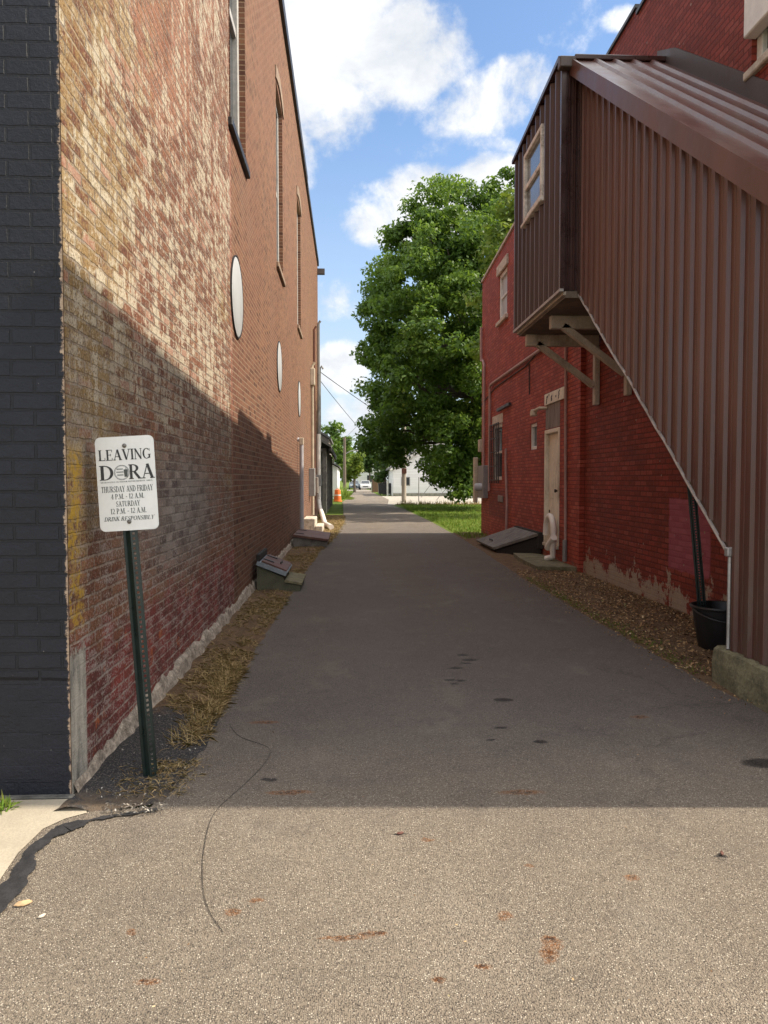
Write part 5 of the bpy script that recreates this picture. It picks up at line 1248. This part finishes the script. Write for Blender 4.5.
# metal frame on lawn edge
mf = thing('metal_frame', 'thin grey metal upright with two slanting bars at the far lawn edge', 'frame', (5.2, 54.5, 0))
MB().tube([(4.95, 54.5, 0), (4.95, 54.5, 1.75)], .035, 8).build('upright', 'electric grey', mf, True)
MB().tube([(5.1, 54.5, .3), (6.45, 54.5, 2.1)], .022, 6).build('slanting_bar', 'electric grey', mf, True)
MB().tube([(6.2, 54.5, .1), (7.5, 54.5, 1.7)], .022, 6).build('slanting_bar', 'electric grey', mf, True)
# bins, post, fence
db = thing('dumpster', 'black dumpster beside the corner of the white house', 'dumpster', (3.7, 79, 0))
MB().prism([(3.05, .12), (4.35, .12), (4.4, 1.15), (3.0, 1.15)], 'Y', 78.4, 79.6).build('body', 'dumpster black', db)
MB().prism([(2.96, 1.155), (4.44, 1.155), (4.44, 1.2), (3.7, 1.28), (2.96, 1.2)], 'Y', 78.35, 79.65).build('lid', 'black plastic', db)
for x in (3.2, 4.2): MB().lathe([(.09, -.03), (.09, .03)], (x, 78.5, .08), 12, 'X').build('wheel', 'tyre', db)
wp = MB(); wp.box((3.72, 75.9, -.05), (3.88, 76.06, 1.45), .01); wp.box((3.69, 75.87, 1.45), (3.91, 76.09, 1.5), .01)
tag(wp.build('white_post', 'white frame', origin=(3.8, 76, 0)), 'slim white post standing in front of the black dumpster', 'post')
bf = thing('wooden_fence', 'short brown board fence at the end of the alley, left of the black dumpster', 'fence', (3.4, 95, 0))
MB().box((2.9, 95, .05), (4.0, 95.04, 1.65)).build('board_panel', 'brown fence boards', bf)
for x in (2.86, 4.04): MB().box((x - .06, 94.95, 0), (x + .06, 95.09, 1.8), .01).build('post', 'brown pole', bf)
# parked cars, front on
def make_car(label, loc, paint):
    t = thing('parked_car', label, 'car', loc, 'cars parked at the alley end')
    x0, y0, _ = loc; hw = .88
    b = MB()
    secs = [(-2.15, .35, .72, .86), (-2.0, .28, .84, .93), (-1.0, .24, .95, 1.), (-.9, .24, .97, 1.), (1.6, .24, .98, 1.), (2.0, .28, .95, .95), (2.15, .38, .88, .88)]
    rg = []
    for (yy, zl, zh, wf_) in secs:
        w_ = hw * wf_; rg.append([(-w_ * .92, yy, zl), (w_ * .92, yy, zl), (w_, yy, (zl + zh) / 2), (w_ * .96, yy, zh - .05), (w_ * .86, yy, zh), (-w_ * .86, yy, zh), (-w_ * .96, yy, zh - .05), (-w_, yy, (zl + zh) / 2)])
    for r0, r1 in zip(rg[:-1], rg[1:]):
        for i in range(8): b.face([r0[i], r0[(i + 1) % 8], r1[(i + 1) % 8], r1[i]])
    b.face(rg[0]); b.face(rg[-1])
    cab = [[(-.76, -1.0, .93), (.76, -1.0, .93), (.80, 1.7, .95), (-.80, 1.7, .95)], [(-.60, -.25, 1.46), (.60, -.25, 1.46), (.62, 1.25, 1.46), (-.62, 1.25, 1.46)]]
    b.face(cab[1])
    for i in range(4): b.face([cab[0][i], cab[0][(i + 1) % 4], cab[1][(i + 1) % 4], cab[1][i]])
    b.xf(Matrix.Translation(loc)); b.build('body', paint, t)
    ws = MB(); ws.face([(-.68, -.955, .985), (.68, -.955, .985), (.56, -.325, 1.43), (-.56, -.325, 1.43)]); ws.xf(Matrix.Translation((x0, y0 - .012, .004))); ws.build('windscreen', 'window glass', t)
    for sx in (-1, 1):
        sgl = MB(); sgl.face([(sx * .772, -.75, .99), (sx * .80, 1.4, 1.0), (sx * .635, 1.1, 1.42), (sx * .625, -.2, 1.42)]); sgl.xf(Matrix.Translation((x0 + sx * .01, y0, 0))); sgl.build('side_window', 'window glass', t)
        MB().box((x0 + sx * .50 - .16, y0 - 2.16, .62), (x0 + sx * .50 + .16, y0 - 2.05, .75), .02).build('headlight', 'lamp lens', t)
        for yy in (-1.35, 1.35):
            MB().lathe([(.2, -.1), (.31, -.1), (.32, -.06), (.32, .06), (.31, .1), (.2, .1)], (x0 + sx * .80, y0 + yy, .32), 18, 'X').build('wheel', 'tyre', t, True)
    MB().box((x0 - .42, y0 - 2.17, .45), (x0 + .42, y0 - 2.1, .60), .01).build('grille', 'black plastic', t)
    return t
make_car('blue grey parked car farthest left at the alley end', (.85, 124, .01), 'car blue grey')
make_car('white parked car in the middle at the alley end', (2.55, 121, .01), 'car white')
make_car('silver parked car at the alley end beyond the brown board fence', (5.0, 112, .02), 'car silver')
hs = thing('distant_house', 'pale grey house glimpsed between the trees past the alley end', 'house', (4.2, 142, 0))
m_ = MB(); m_.prism([(1.5, 0), (6.4, 0), (6.4, 3.2), (3.95, 5.2), (1.5, 3.2)], 'Y', 140, 147); m_.build('wall', 'white siding', hs)
m_ = MB(); m_.prism([(1.2, 3.1), (3.95, 5.25), (6.7, 3.1), (6.7, 3.25), (3.95, 5.4), (1.2, 3.25)], 'Y', 139.7, 147.3); m_.build('roof', 'grey shingle', hs)
MB().box((3.3, 139.95, 1.2), (4.4, 139.99, 2.4)).build('window', 'window glass', hs)

# ------------------------------------------------------------------ light, sky, camera
SUN_EL = math.atan(1.087); SUN_AZ = R(92.6)      # azimuth clockwise from +Y
S = Vector((math.sin(SUN_AZ) * math.cos(SUN_EL), math.cos(SUN_AZ) * math.cos(SUN_EL), math.sin(SUN_EL)))
ld = bpy.data.lights.new('sun', 'SUN'); ld.energy = 3.8; ld.angle = R(.55); ld.color = (1., .90, .745)
lo_ = bpy.data.objects.new('sun', ld); COL.objects.link(lo_); lo_.location = S * 60; lo_.rotation_euler = S.to_track_quat('Z', 'Y').to_euler()
wld = bpy.data.worlds.new('World'); scene.world = wld; wld.use_nodes = True
t = NT(wld.node_tree); bg = wld.node_tree.nodes['Background']; out = wld.node_tree.nodes['World Output']
sky = t.n('ShaderNodeTexSky', {'sky_type': 'NISHITA', 'sun_disc': False, 'sun_elevation': SUN_EL, 'sun_rotation': SUN_AZ, 'altitude': 200., 'air_density': 1., 'dust_density': .6, 'ozone_density': 1.6})
gen = t.n('ShaderNodeTexCoord').outputs['Generated']
nrm = t.n('ShaderNodeVectorMath', {'operation': 'NORMALIZE'}); t.L.new(gen, nrm.inputs[0]); D = nrm.outputs[0]
dx, dy, dz = t.sep(D)
az = t.mul(t.math('ARCTAN2', dx, dy), 180 / math.pi); el = t.mul(t.math('ARCSINE', dz), 180 / math.pi)
den = t.add(t.math('MAXIMUM', dz, 0.), .16)
P2 = t.comb(t.math('DIVIDE', dx, den), t.math('DIVIDE', dy, den), 0.)
f1 = t.noise(t.vscale(P2, (1., 1., 1.)), 2.6, 9., .62, .25)
f2 = t.noise(t.vadd(P2, (4.3, 1.7, 2.)), .75, 3., .5)
fd = t.noise(D, 9., 8., .6, .3); fd2 = t.noise(t.vadd(D, (3, 1, 5)), 26., 6., .65)
CL = [(-3.2, 34, 8.5, 11, 1.25), (3.5, 28.6, 5.2, 3.6, 1.1), (-4.6, 22.5, 2.4, 3.6, .9), (9.3, 25.3, 4.2, 2.0, .68), (4.5, 25.2, 3.2, 1.5, .42), (6.5, 19.7, 4.6, 2.3, .98), (2.6, 18.2, 3.2, 1.6, .8), (10.2, 21.0, 2.8, 1.6, .9), (-.6, 8.2, 2.2, 1.9, 1.0), (.8, 4.5, 3., 1.8, .9), (-1.5, 13, 2.2, 1.6, .45),
      (19.3, 29.2, 1.2, .7, .62), (13.2, 31.6, 1.3, .6, .5), (12.2, 26.6, 2.6, 1.5, .62), (7.5, 24.4, 3.0, 1.2, .5), (-3.5, 18.5, 1.4, 1.6, .55), (5, 25.6, 6.5, 1.8, .46), (2, 20, 3.4, 1.2, .5), (8.5, 22.6, 5, 1.0, .42)]
acc = None
for (a0, e0, wa, we, am) in CL:
    qa = t.math('DIVIDE', t.math('SUBTRACT', az, a0), wa); qe = t.math('DIVIDE', t.math('SUBTRACT', el, e0), we)
    r2 = t.add(t.mul(qa, qa), t.mul(qe, qe)); d = t.mul(t.smooth(r2, 0., 1.9, 1., 0.), am)
    acc = d if acc is None else t.math('MAXIMUM', acc, d)
view = t.mul(t.smooth(t.math('ABSOLUTE', t.math('SUBTRACT', az, 7.)), 24., 34., 1., 0.), t.smooth(el, 36., 46., 1., 0.))
rest = t.smooth(t.add(t.mul(f2, .6), t.mul(f1, .5)), .42, .60)
nz = t.add(t.mul(t.math('SUBTRACT', fd, .5), 2.1), t.mul(t.math('SUBTRACT', fd2, .5), 1.15))
inv = t.smooth(t.add(acc, nz), .22, .90)
cm = t.add(t.mul(inv, view), t.mul(rest, t.math('SUBTRACT', 1., view)))
cm = t.mul(cm, t.smooth(dz, 0., .03))
shade = t.smooth(t.add(t.mul(fd, .7), t.mul(f1, .4)), .38, .72)
cloudc = t.mix(shade, (.62, .66, .72), (1.0, 1.0, 1.0))
hz = t.smooth(dz, .0, .46, .74, 0.)
hazec = (.72, .82, .93)
SKY = .13
bg.inputs['Strength'].default_value = SKY
t.L.new(sky.outputs[0], bg.inputs['Color'])
# richer blue high up: the sky node tinted slightly
hs_ = t.n('ShaderNodeHueSaturation', None, Saturation=1.05, Value=1.0, Color=sky.outputs[0]); t.L.new(hs_.outputs[0], bg.inputs['Color'])
bgh = t.n('ShaderNodeBackground', None, Color=hazec, Strength=.52)
bgc = t.n('ShaderNodeBackground', None, Color=t.mix(view, (1., .98, .955), cloudc), Strength=t.smooth(view, 0., 1., 1.15, .68))  # clouds outside the camera view set brighter and warmer to add fill light
m1 = t.n('ShaderNodeMixShader'); t.L.new(hz, m1.inputs[0]); t.L.new(bg.outputs[0], m1.inputs[1]); t.L.new(bgh.outputs[0], m1.inputs[2])
m2 = t.n('ShaderNodeMixShader'); t.L.new(cm, m2.inputs[0]); t.L.new(m1.outputs[0], m2.inputs[1]); t.L.new(bgc.outputs[0], m2.inputs[2])
t.L.new(m2.outputs[0], out.inputs[0])

cam = bpy.data.cameras.new('camera'); co = bpy.data.objects.new('camera', cam); COL.objects.link(co)
cam.sensor_fit = 'VERTICAL'; cam.sensor_height = 24; cam.lens = 24 * 770 / 1024; cam.clip_end = 3000; cam.clip_start = .05
co.location = (0, 0, 1.55); co.rotation_euler = (R(90) - math.atan(32 / 770), 0, -math.atan(35 / 770))
scene.camera = co
vs = scene.view_settings
scene.display_settings.display_device = 'sRGB'
vs.view_transform = 'Standard'; vs.look = 'None'; vs.exposure = 0.82; vs.gamma = 1.; vs.use_curve_mapping = False
scene.cycles.use_denoising = True
scene.cycles.max_bounces = 8; scene.cycles.diffuse_bounces = 4; scene.cycles.transparent_max_bounces = 8
scene.cycles.sample_clamp_indirect = 8
